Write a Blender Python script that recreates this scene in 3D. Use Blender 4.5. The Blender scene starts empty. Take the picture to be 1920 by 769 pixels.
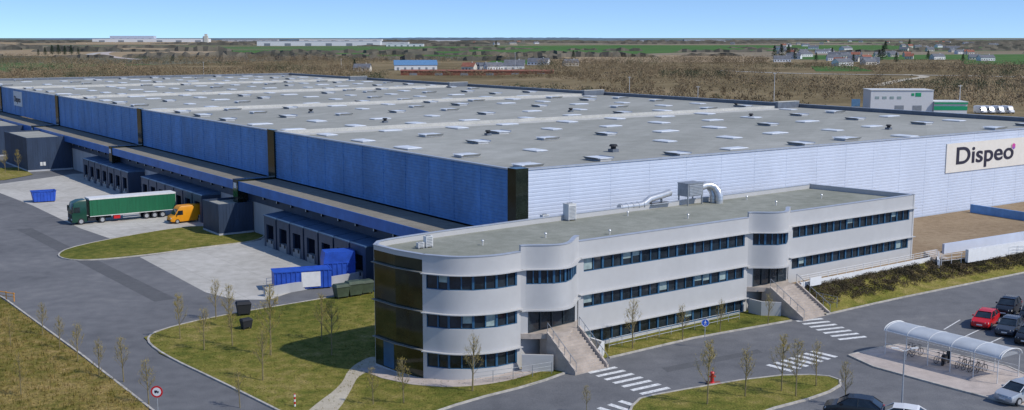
import bpy, bmesh, math, random
from mathutils import Vector, Matrix
random.seed(11)
D = bpy.data
SC = bpy.context.scene
COL = SC.collection
R = random.random
def U(a, b): return random.uniform(a, b)

# ------------------------------------------------------------------ camera / survey
H = 29.0
FPX = 2133.0
PIT = math.atan(314.5 / FPX)
CP, SP = math.cos(PIT), math.sin(PIT)
cd = D.cameras.new("camera"); cam = D.objects.new("camera", cd); COL.objects.link(cam)
cam.location = (0, 0, H); cam.rotation_euler = (math.pi / 2 - PIT, 0, 0)
cd.sensor_width = 36; cd.lens = 36 * FPX / 1920; cd.clip_end = 60000; cd.clip_start = 1
SC.camera = cam

KN = [(-12, 0.0), (5, 0.9), (70, 2.2)]
def gz(x):
    if x <= -12: return 0.0
    if x <= 5: return 0.9 * (x + 12) / 17
    if x <= 70: return 0.9 + 1.3 * (x - 5) / 65
    return 2.2
def P(u, v, z=None):
    """surveyed photo point -> world x,y on the terrain (or on height z)"""
    down = FPX * SP + (v - 384.5) * CP
    fw = FPX * CP - (v - 384.5) * SP
    zz = 0 if z is None else z
    for _ in range(30):
        t = (H - zz) / down
        X, Y = t * (u - 960), t * fw
        if z is not None: break
        zz = gz(X)
    return (X, Y)

# ------------------------------------------------------------------ materials
def nn(nt, t, **k):
    n = nt.nodes.new(t)
    for a, b in k.items(): setattr(n, a, b)
    return n
def mat(name, col, rough=.6, metal=0.0, var=.12, scale=1.0, bump=0.0, bscale=20, stretch=None, col2=None, fine=0.0, fscale=30, spec=.5, trans=0.0, alpha=1.0):
    m = D.materials.new(name); m.use_nodes = True
    nt = m.node_tree; b = nt.nodes["Principled BSDF"]
    tc = nn(nt, "ShaderNodeTexCoord"); src = tc.outputs["Object"]
    if stretch:
        mp = nn(nt, "ShaderNodeMapping"); mp.inputs["Scale"].default_value = stretch
        nt.links.new(src, mp.inputs[0]); src = mp.outputs[0]
    no = nn(nt, "ShaderNodeTexNoise"); no.inputs["Scale"].default_value = scale; no.inputs["Detail"].default_value = 8
    no.inputs["Roughness"].default_value = .62
    nt.links.new(src, no.inputs["Vector"])
    mr = nn(nt, "ShaderNodeMapRange"); mr.inputs[1].default_value = .32; mr.inputs[2].default_value = .68
    nt.links.new(no.outputs[0], mr.inputs[0])
    mx = nn(nt, "ShaderNodeMix", data_type='RGBA')
    a = [max(0, c * (1 - var)) for c in col]; c2 = col2 if col2 else [min(1, c * (1 + var)) for c in col]
    mx.inputs[6].default_value = (*a, 1); mx.inputs[7].default_value = (*c2, 1)
    nt.links.new(mr.outputs[0], mx.inputs[0])
    out = mx.outputs[2]
    if fine > 0:
        n2 = nn(nt, "ShaderNodeTexNoise"); n2.inputs["Scale"].default_value = fscale; n2.inputs["Detail"].default_value = 4
        nt.links.new(tc.outputs["Object"], n2.inputs["Vector"])
        m2 = nn(nt, "ShaderNodeMapRange"); m2.inputs[1].default_value = .3; m2.inputs[2].default_value = .7
        m2.inputs[3].default_value = 1 - fine; m2.inputs[4].default_value = 1 + fine
        nt.links.new(n2.outputs[0], m2.inputs[0])
        vm = nn(nt, "ShaderNodeVectorMath", operation='SCALE')
        nt.links.new(out, vm.inputs[0]); nt.links.new(m2.outputs[0], vm.inputs["Scale"]); out = vm.outputs[0]
    nt.links.new(out, b.inputs["Base Color"])
    b.inputs["Roughness"].default_value = rough; b.inputs["Metallic"].default_value = metal
    b.inputs["Specular IOR Level"].default_value = spec
    if trans: b.inputs["Transmission Weight"].default_value = trans
    if alpha < 1: b.inputs["Alpha"].default_value = alpha
    if bump > 0:
        nb = nn(nt, "ShaderNodeTexNoise"); nb.inputs["Scale"].default_value = bscale; nb.inputs["Detail"].default_value = 5
        nt.links.new(tc.outputs["Object"], nb.inputs["Vector"])
        bp = nn(nt, "ShaderNodeBump"); bp.inputs["Strength"].default_value = bump; bp.inputs["Distance"].default_value = .1
        nt.links.new(nb.outputs[0], bp.inputs["Height"]); nt.links.new(bp.outputs[0], b.inputs["Normal"])
    return m
def rampmat(name, stops, s1=.05, s2=.8, fine=.3, fs=8, w=.5, bump=.4, stretch=None, joints=None):
    m = D.materials.new(name); m.use_nodes = True
    nt = m.node_tree; b = nt.nodes["Principled BSDF"]; b.inputs["Roughness"].default_value = .95
    b.inputs["Specular IOR Level"].default_value = .1
    tc = nn(nt, "ShaderNodeTexCoord"); src = tc.outputs["Object"]
    if stretch:
        mp = nn(nt, "ShaderNodeMapping"); mp.inputs["Scale"].default_value = stretch
        nt.links.new(src, mp.inputs[0]); src = mp.outputs[0]
    a = nn(nt, "ShaderNodeTexNoise"); a.inputs["Scale"].default_value = s1; a.inputs["Detail"].default_value = 6
    c = nn(nt, "ShaderNodeTexNoise"); c.inputs["Scale"].default_value = s2; c.inputs["Detail"].default_value = 8
    nt.links.new(src, a.inputs["Vector"]); nt.links.new(src, c.inputs["Vector"])
    mx = nn(nt, "ShaderNodeMix"); mx.inputs[0].default_value = w
    nt.links.new(a.outputs[0], mx.inputs[2]); nt.links.new(c.outputs[0], mx.inputs[3])
    r = nn(nt, "ShaderNodeValToRGB"); el = r.color_ramp.elements
    while len(el) < len(stops): el.new(.5)
    for e, (p_, cc) in zip(el, stops): e.position = p_; e.color = (*cc, 1)
    nt.links.new(mx.outputs[0], r.inputs[0])
    f = nn(nt, "ShaderNodeTexNoise"); f.inputs["Scale"].default_value = fs; f.inputs["Detail"].default_value = 5
    nt.links.new(tc.outputs["Object"], f.inputs["Vector"])
    mr = nn(nt, "ShaderNodeMapRange"); mr.inputs[1].default_value = .3; mr.inputs[2].default_value = .7
    mr.inputs[3].default_value = 1 - fine; mr.inputs[4].default_value = 1 + fine
    nt.links.new(f.outputs[0], mr.inputs[0])
    vm = nn(nt, "ShaderNodeVectorMath", operation='SCALE')
    nt.links.new(r.outputs[0], vm.inputs[0]); nt.links.new(mr.outputs[0], vm.inputs["Scale"])
    out = vm.outputs[0]
    if joints:
        rot, bw, bh, ms, dk = joints
        mp = nn(nt, "ShaderNodeMapping"); mp.inputs["Rotation"].default_value = (0, 0, -rot)
        nt.links.new(tc.outputs["Object"], mp.inputs[0])
        br = nn(nt, "ShaderNodeTexBrick"); br.offset = 0; br.inputs["Scale"].default_value = 1
        br.inputs["Brick Width"].default_value = bw; br.inputs["Row Height"].default_value = bh; br.inputs["Mortar Size"].default_value = ms
        br.inputs["Color1"].default_value = (1, 1, 1, 1); br.inputs["Color2"].default_value = (.93, .93, .93, 1); br.inputs["Mortar"].default_value = (dk, dk, dk, 1)
        nt.links.new(mp.outputs[0], br.inputs["Vector"])
        v2 = nn(nt, "ShaderNodeVectorMath", operation='MULTIPLY'); nt.links.new(out, v2.inputs[0]); nt.links.new(br.outputs[0], v2.inputs[1]); out = v2.outputs[0]
    nt.links.new(out, b.inputs["Base Color"])
    if bump:
        bp = nn(nt, "ShaderNodeBump"); bp.inputs["Strength"].default_value = bump; bp.inputs["Distance"].default_value = .15
        nt.links.new(f.outputs[0], bp.inputs["Height"]); nt.links.new(bp.outputs[0], b.inputs["Normal"])
    return m

WA = math.atan2(.5785, .8157)
M = {}
M['asphalt'] = rampmat("asphalt", [(.3, (.105, .106, .112)), (.42, (.14, .142, .148)), (.55, (.172, .173, .178)), (.7, (.225, .222, .218))], .05, .6, .14, 9, .4, .1)
M['concrete_yard'] = rampmat("yard_concrete", [(.3, (.36, .34, .30)), (.5, (.48, .46, .415)), (.7, (.59, .565, .52))], .07, .7, .1, 7, .5, .05, joints=(WA, 6, 6, .05, .8))
M['lawn'] = rampmat("lawn_grass", [(.32, (.07, .085, .016)), (.43, (.125, .135, .025)), (.53, (.20, .18, .042)), (.66, (.31, .245, .09))], .06, .8, .38, 7, .5, .7)
M['rough_grass'] = rampmat("rough_grass", [(.32, (.06, .062, .014)), (.43, (.15, .135, .03)), (.53, (.235, .18, .055)), (.66, (.34, .245, .10))], .08, .9, .42, 6, .5, .8)
M['scrub'] = rampmat("scrub_ground", [(.3, (.11, .085, .042)), (.45, (.17, .13, .065)), (.58, (.24, .185, .10)), (.7, (.33, .235, .14))], .010, .06, .35, 1.2, .35, .5)
M['brownsoil'] = rampmat("bare_soil", [(.3, (.20, .145, .085)), (.5, (.29, .21, .13)), (.7, (.37, .28, .18))], .1, 1.2, .2, 8)
M['pale_path'] = rampmat("pale_path", [(.3, (.38, .33, .25)), (.6, (.52, .47, .37))], .2, 1.5, .15, 9)
M['kerb'] = mat("kerb_concrete", (.44, .41, .36), .85, var=.3, scale=1.5)
M['paint'] = mat("road_paint", (.68, .68, .66), .7, var=.28, scale=3, fine=.28, fscale=12)
M['pave'] = mat("pavement", (.48, .41, .36), .85, var=.15, scale=1, fine=.1, fscale=12)
M['greenfield'] = rampmat("green_field", [(.3, (.05, .12, .035)), (.5, (.075, .155, .04)), (.7, (.13, .18, .06))], .004, .03, .15, .3, bump=0)
M['tanfield'] = rampmat("tan_field", [(.3, (.26, .19, .11)), (.6, (.38, .29, .18))], .004, .03, .15, .3, bump=0)
M['blue'] = mat("blue_cladding", (.10, .255, .53), .5, metal=.05, var=.22, scale=.22, stretch=(1, 1, .35), fine=.12, fscale=1.3)
M['fascia'] = mat("deep_blue_fascia", (.045, .155, .44), .5, metal=.05, var=.2, scale=.4)
M['pale'] = mat("pale_blue_cladding", (.55, .605, .71), .55, var=.05, scale=.2, stretch=(1, 1, .3), fine=.03, fscale=1)
M['black'] = mat("black_glazed_panel", (.012, .018, .012), .12, var=.5, scale=.8, bump=.05, bscale=1)
M['roof'] = rampmat("roof_membrane", [(.3, (.275, .278, .245)), (.5, (.34, .34, .305)), (.7, (.42, .418, .38))], .035, .4, .08, 5, .4, .05, joints=(WA, 120, 2.1, .04, .93))
M['roofband'] = rampmat("roof_band", [(.3, (.44, .435, .40)), (.7, (.56, .55, .51))], .1, .8, .1, 6)
M['ledgetop'] = rampmat("ledge_membrane", [(.3, (.19, .175, .145)), (.7, (.29, .27, .225))], .1, .8, .1, 6)
M['coping'] = mat("metal_coping", (.44, .47, .52), .4, metal=.2, var=.1)
M['darkcoping_shade'] = mat("dark_coping_and_shade", (.13, .15, .18), .5, var=.2)
M['greywall'] = mat("grey_render", (.42, .43, .45), .8, var=.12, scale=.5, stretch=(1, 1, .3))
M['navy'] = mat("navy_cladding", (.03, .05, .092), .5, var=.25, scale=.6, stretch=(1, 1, .2))
M['office'] = mat("office_panel", (.475, .472, .465), .6, var=.04, scale=.25, fine=.025, fscale=1.2)
M['officeroof'] = rampmat("office_roof", [(.3, (.21, .218, .175)), (.5, (.275, .28, .235)), (.7, (.35, .352, .30))], .1, .9, .1, 6, .5, .05)
M['white'] = mat("white_paint", (.74, .74, .73), .5, var=.06, scale=2)
M['offwhite'] = mat("off_white", (.66, .66, .64), .6, var=.12, scale=1)
M['frame'] = mat("blue_frame", (.03, .105, .20), .4, var=.15)
M['entframe'] = mat("dark_entrance_frame", (.03, .045, .055), .4, var=.15)
M['glass'] = mat("window_glass", (.018, .026, .035), .06, var=.6, scale=.9, spec=.6)
M['glass_green'] = mat("mirror_bronze_glass", (.026, .030, .014), .08, var=.6, scale=.35, spec=.5)
M['darkledge'] = mat("bronze_ledge", (.20, .20, .18), .5, var=.15)
M['blind'] = mat("window_blind", (.30, .38, .37), .5, var=.25, scale=2)
M['dark'] = mat("dark_opening", (.012, .013, .016), .6)
M['rubber'] = mat("rubber", (.018, .02, .025), .8)
M['skylight'] = mat("skylight_dome", (.72, .74, .75), .35, var=.08)
M['galv'] = mat("galvanised", (.50, .52, .54), .38, metal=.5, var=.12, scale=2)
M['silverduct'] = mat("bright_silver_duct", (.62, .62, .61), .3, metal=.6, var=.12, scale=2)
M['galvdark'] = mat("grey_metal", (.28, .30, .32), .5, metal=.3, var=.15, scale=2)
M['ventgrey'] = mat("vent_grey", (.42, .43, .44), .6, var=.15, scale=2)
M['dockroof'] = mat("dock_roof", (.065, .125, .22), .5, var=.25, scale=.5)
M['step'] = mat("stone_steps", (.43, .37, .315), .85, var=.18, scale=1.2)
M['bark'] = mat("bark", (.22, .18, .09), .9, var=.3, scale=5)
M['twig'] = mat("twigs_and_buds", (.38, .29, .06), .9, var=.3, scale=.8)
M['twigb'] = mat("brown_twigs", (.165, .12, .06), .95, var=.45, scale=.007, col2=(.33, .245, .145), fine=.35, fscale=.05)
M['greenwood'] = mat("dark_green_copse", (.045, .07, .03), .95, var=.4, scale=.01, col2=(.09, .10, .05), fine=.3, fscale=.1)
M['shrub'] = mat("shrub_leaves", (.055, .052, .022), .9, var=.4, scale=.5, col2=(.12, .085, .045), fine=.3, fscale=2)
M['conifer'] = mat("conifer", (.025, .055, .025), .9, var=.5, scale=.2)
M['hedge'] = mat("far_trees_hazed", (.095, .10, .08), .95, var=.4, scale=.004, col2=(.17, .145, .11), fine=.3, fscale=.03)  # hedge colour lightened to stand in for haze near the horizon
M['fartree_haze'] = mat("distant_forest_hazed", (.10, .145, .19), .95, var=.2, scale=.001, fine=.15, fscale=.01)  # bluish tint paints distance haze into the forest colour
M['truckgreen'] = mat("green_curtain", (.010, .125, .055), .5, var=.15, scale=1.2, stretch=(3, 1, .2))
M['cabgreen'] = mat("dark_green_paint", (.008, .055, .035), .25, var=.1)
M['yellow'] = mat("yellow_paint", (.74, .30, .008), .4, var=.08)
M['bluepaint'] = mat("blue_paint", (.02, .085, .46), .5, var=.22, scale=1)
M['red'] = mat("red_paint", (.55, .015, .02), .3, var=.08)
M['carblack'] = mat("black_car_paint", (.014, .015, .018), .18, var=.1)
M['cargrey'] = mat("anthracite_car_paint", (.05, .06, .08), .2, var=.1)
M['silver'] = mat("silver_car_paint", (.50, .52, .54), .28, metal=.4, var=.06)
M['carwhite'] = mat("white_car_paint", (.70, .70, .70), .28, var=.04)
M['lamp'] = mat("lamp_lens", (.7, .7, .68), .15)
M['tail'] = mat("tail_lens", (.4, .01, .01), .2)
M['signpanel'] = mat("sign_panel", (.74, .69, .61), .6, var=.04)
M['ink'] = mat("sign_ink", (.022, .018, .035), .5)
M['magenta'] = mat("magenta", (.55, .06, .30), .5)
M['purple'] = mat("purple", (.28, .10, .42), .5)
M['greensign'] = mat("green_stripe", (.01, .33, .14), .5)
M['roofred'] = mat("clay_tiles", (.26, .10, .065), .85, var=.25, scale=.4)
M['roofslate'] = mat("slate_tiles", (.13, .135, .15), .7, var=.25, scale=.4)
M['cream'] = mat("cream_render", (.60, .56, .48), .85, var=.12, scale=.3)
M['solar'] = mat("solar_roof", (.12, .24, .40), .25, var=.2)
M['poly'] = mat("polycarbonate", (.56, .59, .61), .3, var=.12, scale=.6, alpha=.82)
M['gable'] = mat("clear_gable", (.6, .63, .65), .2, var=.08, alpha=.35)
M['signblue'] = mat("sign_blue", (.01, .09, .5), .4)
M['green_bin'] = mat("olive_bin", (.06, .085, .055), .6, var=.3)

# ------------------------------------------------------------------ mesh builder
class MB:
    def __init__(s): s.v = []; s.f = []; s.m = []
    def add(s, vs, fs, mi=0):
        o = len(s.v); s.v += [tuple(v) for v in vs]
        for f in fs: s.f.append(tuple(o + i for i in f)); s.m.append(mi)
    def box(s, x0, x1, y0, y1, z0, z1, mi=0):
        if x0 > x1: x0, x1 = x1, x0
        if y0 > y1: y0, y1 = y1, y0
        s.add([(x0, y0, z0), (x1, y0, z0), (x1, y1, z0), (x0, y1, z0), (x0, y0, z1), (x1, y0, z1), (x1, y1, z1), (x0, y1, z1)],
              [(0, 3, 2, 1), (4, 5, 6, 7), (0, 1, 5, 4), (1, 2, 6, 5), (2, 3, 7, 6), (3, 0, 4, 7)], mi)
    def obox(s, p0, p1, z0, z1, off, th, mi=0):
        dx, dy = p1[0] - p0[0], p1[1] - p0[1]; L = math.hypot(dx, dy) or 1
        nx, ny = -dy / L, dx / L
        a = (p0[0] + nx * off, p0[1] + ny * off); b = (p1[0] + nx * off, p1[1] + ny * off)
        c = (b[0] - nx * th, b[1] - ny * th); d = (a[0] - nx * th, a[1] - ny * th)
        s.add([(*a, z0), (*b, z0), (*c, z0), (*d, z0), (*a, z1), (*b, z1), (*c, z1), (*d, z1)],
              [(0, 1, 2, 3), (7, 6, 5, 4), (0, 4, 5, 1), (1, 5, 6, 2), (2, 6, 7, 3), (3, 7, 4, 0)], mi)
    def strip(s, path, z0, z1, off, th, mi=0):
        n = len(path); O = []; I = []
        for i, p in enumerate(path):
            nx = ny = 0
            for a, b in ((i - 1, i), (i, i + 1)):
                if a < 0 or b >= n: continue
                dx, dy = path[b][0] - path[a][0], path[b][1] - path[a][1]; L = math.hypot(dx, dy) or 1
                nx += -dy / L; ny += dx / L
            L = math.hypot(nx, ny) or 1; nx /= L; ny /= L
            O.append((p[0] + nx * off, p[1] + ny * off)); I.append((p[0] + nx * (off - th), p[1] + ny * (off - th)))
        vs = []
        for i in range(n): vs += [(*O[i], z0), (*O[i], z1), (*I[i], z1), (*I[i], z0)]
        fs = []
        for i in range(n - 1):
            a = 4 * i; b = a + 4
            for k in range(4):
                k2 = (k + 1) % 4
                fs.append((a + k, a + k2, b + k2, b + k))
        fs += [(0, 3, 2, 1), (4 * (n - 1), 4 * (n - 1) + 1, 4 * (n - 1) + 2, 4 * (n - 1) + 3)]
        s.add(vs, fs, mi)
    def prism(s, pts, z0, z1, mi=0):
        n = len(pts)
        s.add([(*p, z0) for p in pts] + [(*p, z1) for p in pts],
              [tuple(range(n))[::-1], tuple(range(n, 2 * n))] + [(i, (i + 1) % n, n + (i + 1) % n, n + i) for i in range(n)], mi)
    def tube(s, pts, r, n=8, mi=0, cap=True):
        pts = [Vector(p) for p in pts]
        if not isinstance(r, (list, tuple)): r = [r] * len(pts)
        vs = []; a = None
        for i, p in enumerate(pts):
            d = (pts[min(i + 1, len(pts) - 1)] - pts[max(i - 1, 0)]).normalized()
            if a is None:
                up = Vector((0, 0, 1)) if abs(d.z) < .9 else Vector((1, 0, 0)); a = d.cross(up).normalized()
            else:
                a = a - d * a.dot(d)
                if a.length < 1e-4: a = d.cross(Vector((1, 0, 0)) if abs(d.x) < .9 else Vector((0, 1, 0)))
                a.normalize()
            b = a.cross(d)
            for k in range(n):
                t = 2 * math.pi * k / n
                vs.append(p + (a * math.cos(t) + b * math.sin(t)) * r[i])
        fs = []
        for i in range(len(pts) - 1):
            for k in range(n):
                k2 = (k + 1) % n
                fs.append((i * n + k, i * n + k2, (i + 1) * n + k2, (i + 1) * n + k))
        if cap: fs += [tuple(range(n))[::-1], tuple(range((len(pts) - 1) * n, len(pts) * n))]
        s.add(vs, fs, mi)
    def loft(s, secs, mi=0):
        n = len(secs[0]); vs = [v for c in secs for v in c]; fs = []
        for i in range(len(secs) - 1):
            for k in range(n):
                k2 = (k + 1) % n
                fs.append((i * n + k, i * n + k2, (i + 1) * n + k2, (i + 1) * n + k))
        fs += [tuple(range(n))[::-1], tuple(range((len(secs) - 1) * n, len(secs) * n))]
        s.add(vs, fs, mi)
    def ring(s, c, R0, r, axis='y', n=20, k=6, mi=0):
        vs = []
        for i in range(n):
            t = 2 * math.pi * i / n
            for j in range(k):
                q = 2 * math.pi * j / k; rr = R0 + r * math.cos(q); h = r * math.sin(q)
                if axis == 'y': vs.append((c[0] + rr * math.cos(t), c[1] + h, c[2] + rr * math.sin(t)))
                else: vs.append((c[0] + rr * math.cos(t), c[1] + rr * math.sin(t), c[2] + h))
        s.add(vs, [(i * k + j, i * k + (j + 1) % k, ((i + 1) % n) * k + (j + 1) % k, ((i + 1) % n) * k + j) for i in range(n) for j in range(k)], mi)
    def make(s, name, mats, parent=None, smooth=False, fix=True, loc=None, rot=None, **kw):
        me = D.meshes.new(name); me.from_pydata(s.v, [], s.f)
        for m in mats: me.materials.append(M[m] if isinstance(m, str) else m)
        me.polygons.foreach_set("material_index", s.m)
        if fix:
            bm = bmesh.new(); bm.from_mesh(me); bmesh.ops.recalc_face_normals(bm, faces=bm.faces); bm.to_mesh(me); bm.free()
        if smooth:
            me.polygons.foreach_set("use_smooth", [True] * len(me.polygons))
            try: me.set_sharp_from_angle(angle=math.radians(40))
            except Exception: pass
        o = D.objects.new(name, me); COL.objects.link(o)
        if parent: o.parent = parent
        if loc: o.location = loc
        if rot is not None: o.rotation_euler = (0, 0, rot)
        for a, b in kw.items(): o[a] = b
        return o
def empty(name, label, category, loc=(0, 0, 0), rot=0, group=None):
    o = D.objects.new(name, None); COL.objects.link(o); o.location = loc; o.rotation_euler = (0, 0, rot)
    o["label"] = label; o["category"] = category
    if group: o["group"] = group
    o.empty_display_size = .5
    return o
def clone(th, loc, rot, scale=None, label=None, mats=None):
    def cp(o, par):
        c = o.copy(); COL.objects.link(c)
        if par: c.parent = par
        for ch in [x for x in o.children]: cp(ch, c)
        return c
    c = cp(th, None); c.location = loc; c.rotation_euler = (0, 0, rot)
    if scale: c.scale = (scale,) * 3 if isinstance(scale, (int, float)) else scale
    if label: c["label"] = label
    return c
def chaikin(p, n=2, closed=True):
    for _ in range(n):
        q = []; m = len(p)
        if not closed: q.append(p[0])
        for i in range(m if closed else m - 1):
            a, b = p[i], p[(i + 1) % m]
            q += [(a[0] * .75 + b[0] * .25, a[1] * .75 + b[1] * .25), (a[0] * .25 + b[0] * .75, a[1] * .25 + b[1] * .75)]
        if not closed: q.append(p[-1])
        p = q
    return p
def sheet(name, pts, lift, m, side=0.0):
    bm = bmesh.new()
    vs = [bm.verts.new((x, y, 0)) for x, y in pts]
    bm.faces.new(vs)
    bmesh.ops.triangulate(bm, faces=bm.faces[:])
    for k, _ in KN:
        bmesh.ops.bisect_plane(bm, geom=bm.verts[:] + bm.edges[:] + bm.faces[:], plane_co=(k, 0, 0), plane_no=(1, 0, 0))
    for v in bm.verts: v.co.z = gz(v.co.x) + lift
    bmesh.ops.recalc_face_normals(bm, faces=bm.faces)
    for f in bm.faces:
        f.normal_update()
        if f.normal.z < 0: f.normal_flip()
    me = D.meshes.new(name); bm.to_mesh(me); bm.free(); me.materials.append(M[m])
    o = D.objects.new(name, me); COL.objects.link(o); o["kind"] = "structure"
    return o
def kerb(pts, closed=False, h=.13, w=.2):
    pts = list(pts)
    if closed: pts.append(pts[0])
    b = MB(); fine = []
    for i in range(len(pts) - 1):
        a, c = pts[i], pts[i + 1]; L = math.dist(a, c); n = max(1, int(L / 2))
        for k in range(n): t = k / n; fine.append((a[0] + (c[0] - a[0]) * t, a[1] + (c[1] - a[1]) * t))
    fine.append(pts[-1])
    vs = []; n = len(fine)
    for i, p in enumerate(fine):
        a = fine[max(i - 1, 0)]; c = fine[min(i + 1, n - 1)]; dx, dy = c[0] - a[0], c[1] - a[1]; L = math.hypot(dx, dy) or 1
        nx, ny = -dy / L * w / 2, dx / L * w / 2; z = gz(p[0])
        vs += [(p[0] + nx, p[1] + ny, z - .05), (p[0] + nx, p[1] + ny, z + h), (p[0] - nx, p[1] - ny, z + h), (p[0] - nx, p[1] - ny, z - .05)]
    fs = [(4 * i + k, 4 * i + (k + 1) % 4, 4 * i + 4 + (k + 1) % 4, 4 * i + 4 + k) for i in range(n - 1) for k in range(4)]
    b.add(vs, fs); return b.make("kerb", ['kerb'], kind="structure")
def PP(l): return [P(*q) for q in l]

# ------------------------------------------------------------------ ground
def ground():
    m = D.materials.new("farmland"); m.use_nodes = True; nt = m.node_tree; b = nt.nodes["Principled BSDF"]
    b.inputs["Roughness"].default_value = 1; b.inputs["Specular IOR Level"].default_value = .05
    tc = nn(nt, "ShaderNodeTexCoord"); mp = nn(nt, "ShaderNodeMapping"); mp.inputs["Scale"].default_value = (1 / 1100, 1 / 700, 1)
    mp.inputs["Rotation"].default_value = (0, 0, .3)
    vo = nn(nt, "ShaderNodeTexVoronoi"); vo.inputs["Scale"].default_value = 1
    nt.links.new(tc.outputs["Object"], mp.inputs[0]); nt.links.new(mp.outputs[0], vo.inputs["Vector"])
    se = nn(nt, "ShaderNodeSeparateColor"); nt.links.new(vo.outputs["Color"], se.inputs[0])
    r = nn(nt, "ShaderNodeValToRGB"); r.color_ramp.interpolation = 'CONSTANT'
    st = [(0, (.10, .16, .065)), (.2, (.25, .21, .15)), (.36, (.16, .16, .09)), (.5, (.10, .17, .065)), (.66, (.23, .19, .13)), (.8, (.32, .27, .19)), (.9, (.14, .14, .10))]
    el = r.color_ramp.elements
    while len(el) < len(st): el.new(.5)
    for e, (p_, c) in zip(el, st): e.position = p_; e.color = (*c, 1)
    nt.links.new(se.outputs[0], r.inputs[0])
    n = nn(nt, "ShaderNodeTexNoise"); n.inputs["Scale"].default_value = .01; n.inputs["Detail"].default_value = 9
    nt.links.new(tc.outputs["Object"], n.inputs["Vector"])
    mr = nn(nt, "ShaderNodeMapRange"); mr.inputs[1].default_value = .3; mr.inputs[2].default_value = .7; mr.inputs[3].default_value = .8; mr.inputs[4].default_value = 1.2
    nt.links.new(n.outputs[0], mr.inputs[0])
    vm = nn(nt, "ShaderNodeVectorMath", operation='SCALE'); nt.links.new(r.outputs[0], vm.inputs[0]); nt.links.new(mr.outputs[0], vm.inputs["Scale"])
    nt.links.new(vm.outputs[0], b.inputs["Base Color"])
    M['farm'] = m
ground()
sheet("ground", [(-30000, -200), (30000, -200), (30000, 40000), (-30000, 40000)], -.012, 'farm')
sheet("scrubland", [(-420, 60), (-420, 1150), (-250, 1500), (300, 1350), (800, 1450), (900, 900), (520, 300), (300, 60)], -.008, 'scrub')
sheet("field", PP([(420, 97), (760, 89), (1130, 85), (1720, 85), (1690, 91), (1300, 98), (1110, 104), (600, 105)]), .15, 'greenfield')
sheet("field", PP([(1500, 104), (1930, 102), (1930, 122), (1810, 121), (1800, 112), (1500, 112)]), .18, 'greenfield')
sheet("field", PP([(-40, 98), (150, 88), (420, 90), (400, 100), (250, 108), (-40, 104)]), .15, 'tanfield')
sheet("field", PP([(-100, 77), (600, 77), (560, 84), (-100, 84)]), .3, 'tanfield')
sheet("field", PP([(1010, 109), (1300, 103), (1450, 108), (1440, 117), (1100, 118)]), .2, 'tanfield')
sheet("field", PP([(1520, 124), (1600, 124), (1640, 134), (1530, 134)]), .1, 'greenfield')
sheet("field", PP([(930, 112), (1000, 112), (1040, 121), (900, 121)]), .1, 'greenfield')

dR = (math.cos(WA), math.sin(WA)); dL = (-dR[1], dR[0])
A0 = (0.5, 121.0)
def Wp(x, y): return (A0[0] + dR[0] * x + dL[0] * y, A0[1] + dR[1] * x + dL[1] * y)

site = [(-75, 50)] + [P(-60, 600), P(-60, 340)] + [Wp(-30, 150), Wp(-20, 240), Wp(5, 240), Wp(5, -3), P(1440, 570), P(1540, 560), P(1925, 488), (130, 175), (130, 55)]
sheet("asphalt_road", site, 0, 'asphalt')
sheet("asphalt_road", [Wp(-10, -1), Wp(3, -30), (5, 90), (-20, 90)], -.004, 'asphalt')
sheet("concrete_apron", [Wp(-4, 152), Wp(-4, 76), P(398, 425), P(330, 430), P(220, 452), P(150, 428), P(60, 385), P(0, 362), P(-40, 350), P(0, 345), P(140, 326)], .004, 'concrete_yard')
sheet("concrete_apron", PP([(262, 482), (490, 450)]) + [Wp(-4, 60), Wp(-4, 12)] + PP([(700, 500), (600, 530), (505, 562), (440, 562), (385, 548)]), .004, 'concrete_yard')
isl = chaikin(PP([(100, 482), (135, 462), (330, 427), (395, 424), (500, 436), (488, 452), (400, 462), (270, 480), (150, 491)]), 2)
sheet("grass_island", isl, .09, 'lawn'); kerb(isl, True)
lawn = chaikin(PP([(270, 634), (330, 611), (430, 590), (600, 562)]), 2, False) + PP([(720, 540), (1000, 590), (1140, 650), (1140, 671), (1078, 694), (1000, 722), (880, 752)]) + PP([(800, 778), (740, 800), (560, 800), (540, 780), (300, 664)])
sheet("lawn", lawn, .09, 'lawn')
kerb(chaikin(PP([(720, 541), (600, 562), (430, 590), (330, 611), (268, 632), (300, 664), (420, 720), (560, 790)]), 2, False))
kerb(chaikin(PP([(780, 786), (880, 752), (1000, 722), (1078, 694)]), 1, False))
verge = PP([(1130, 640), (1380, 580), (1440, 568), (1484, 602), (1300, 635), (1142, 672)])
sheet("grass_verge", verge, .09, 'lawn'); kerb(PP([(1142, 672), (1300, 635), (1484, 602)]))
lg = chaikin(PP([(-60, 520), (10, 565), (150, 668), (300, 780), (300, 830), (-60, 830)]), 1)
sheet("rough_verge", lg, .09, 'rough_grass'); kerb(PP([(-20, 545), (10, 562), (150, 664), (292, 775)]))
sheet("grass_strip", PP([(-60, 318), (40, 314), (62, 328), (10, 338), (-60, 342)]), .08, 'lawn')
path_ = chaikin(PP([(560, 790), (585, 765), (640, 725), (655, 690), (705, 665), (715, 690), (672, 705), (660, 730), (640, 765), (610, 795)]), 2)
sheet("footpath", path_, .1, 'pale_path')
ri = chaikin(PP([(1170, 800), (1190, 752), (1230, 741), (1440, 706), (1545, 704), (1585, 718), (1545, 742), (1420, 775), (1380, 800)]), 1)
sheet("grass_island", ri, .09, 'lawn'); kerb(ri, True)
pad = chaikin(PP([(1575, 672), (1640, 655), (1700, 645), (1960, 705), (1960, 772), (1860, 750)]), 1)
sheet("concrete_pad", pad, .09, 'pave'); kerb(pad, True)
M['patch'] = rampmat("asphalt_repair", [(.3, (.10, .102, .107)), (.7, (.14, .142, .146))], .2, 1.2, .12, 9, .5, .1)
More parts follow.
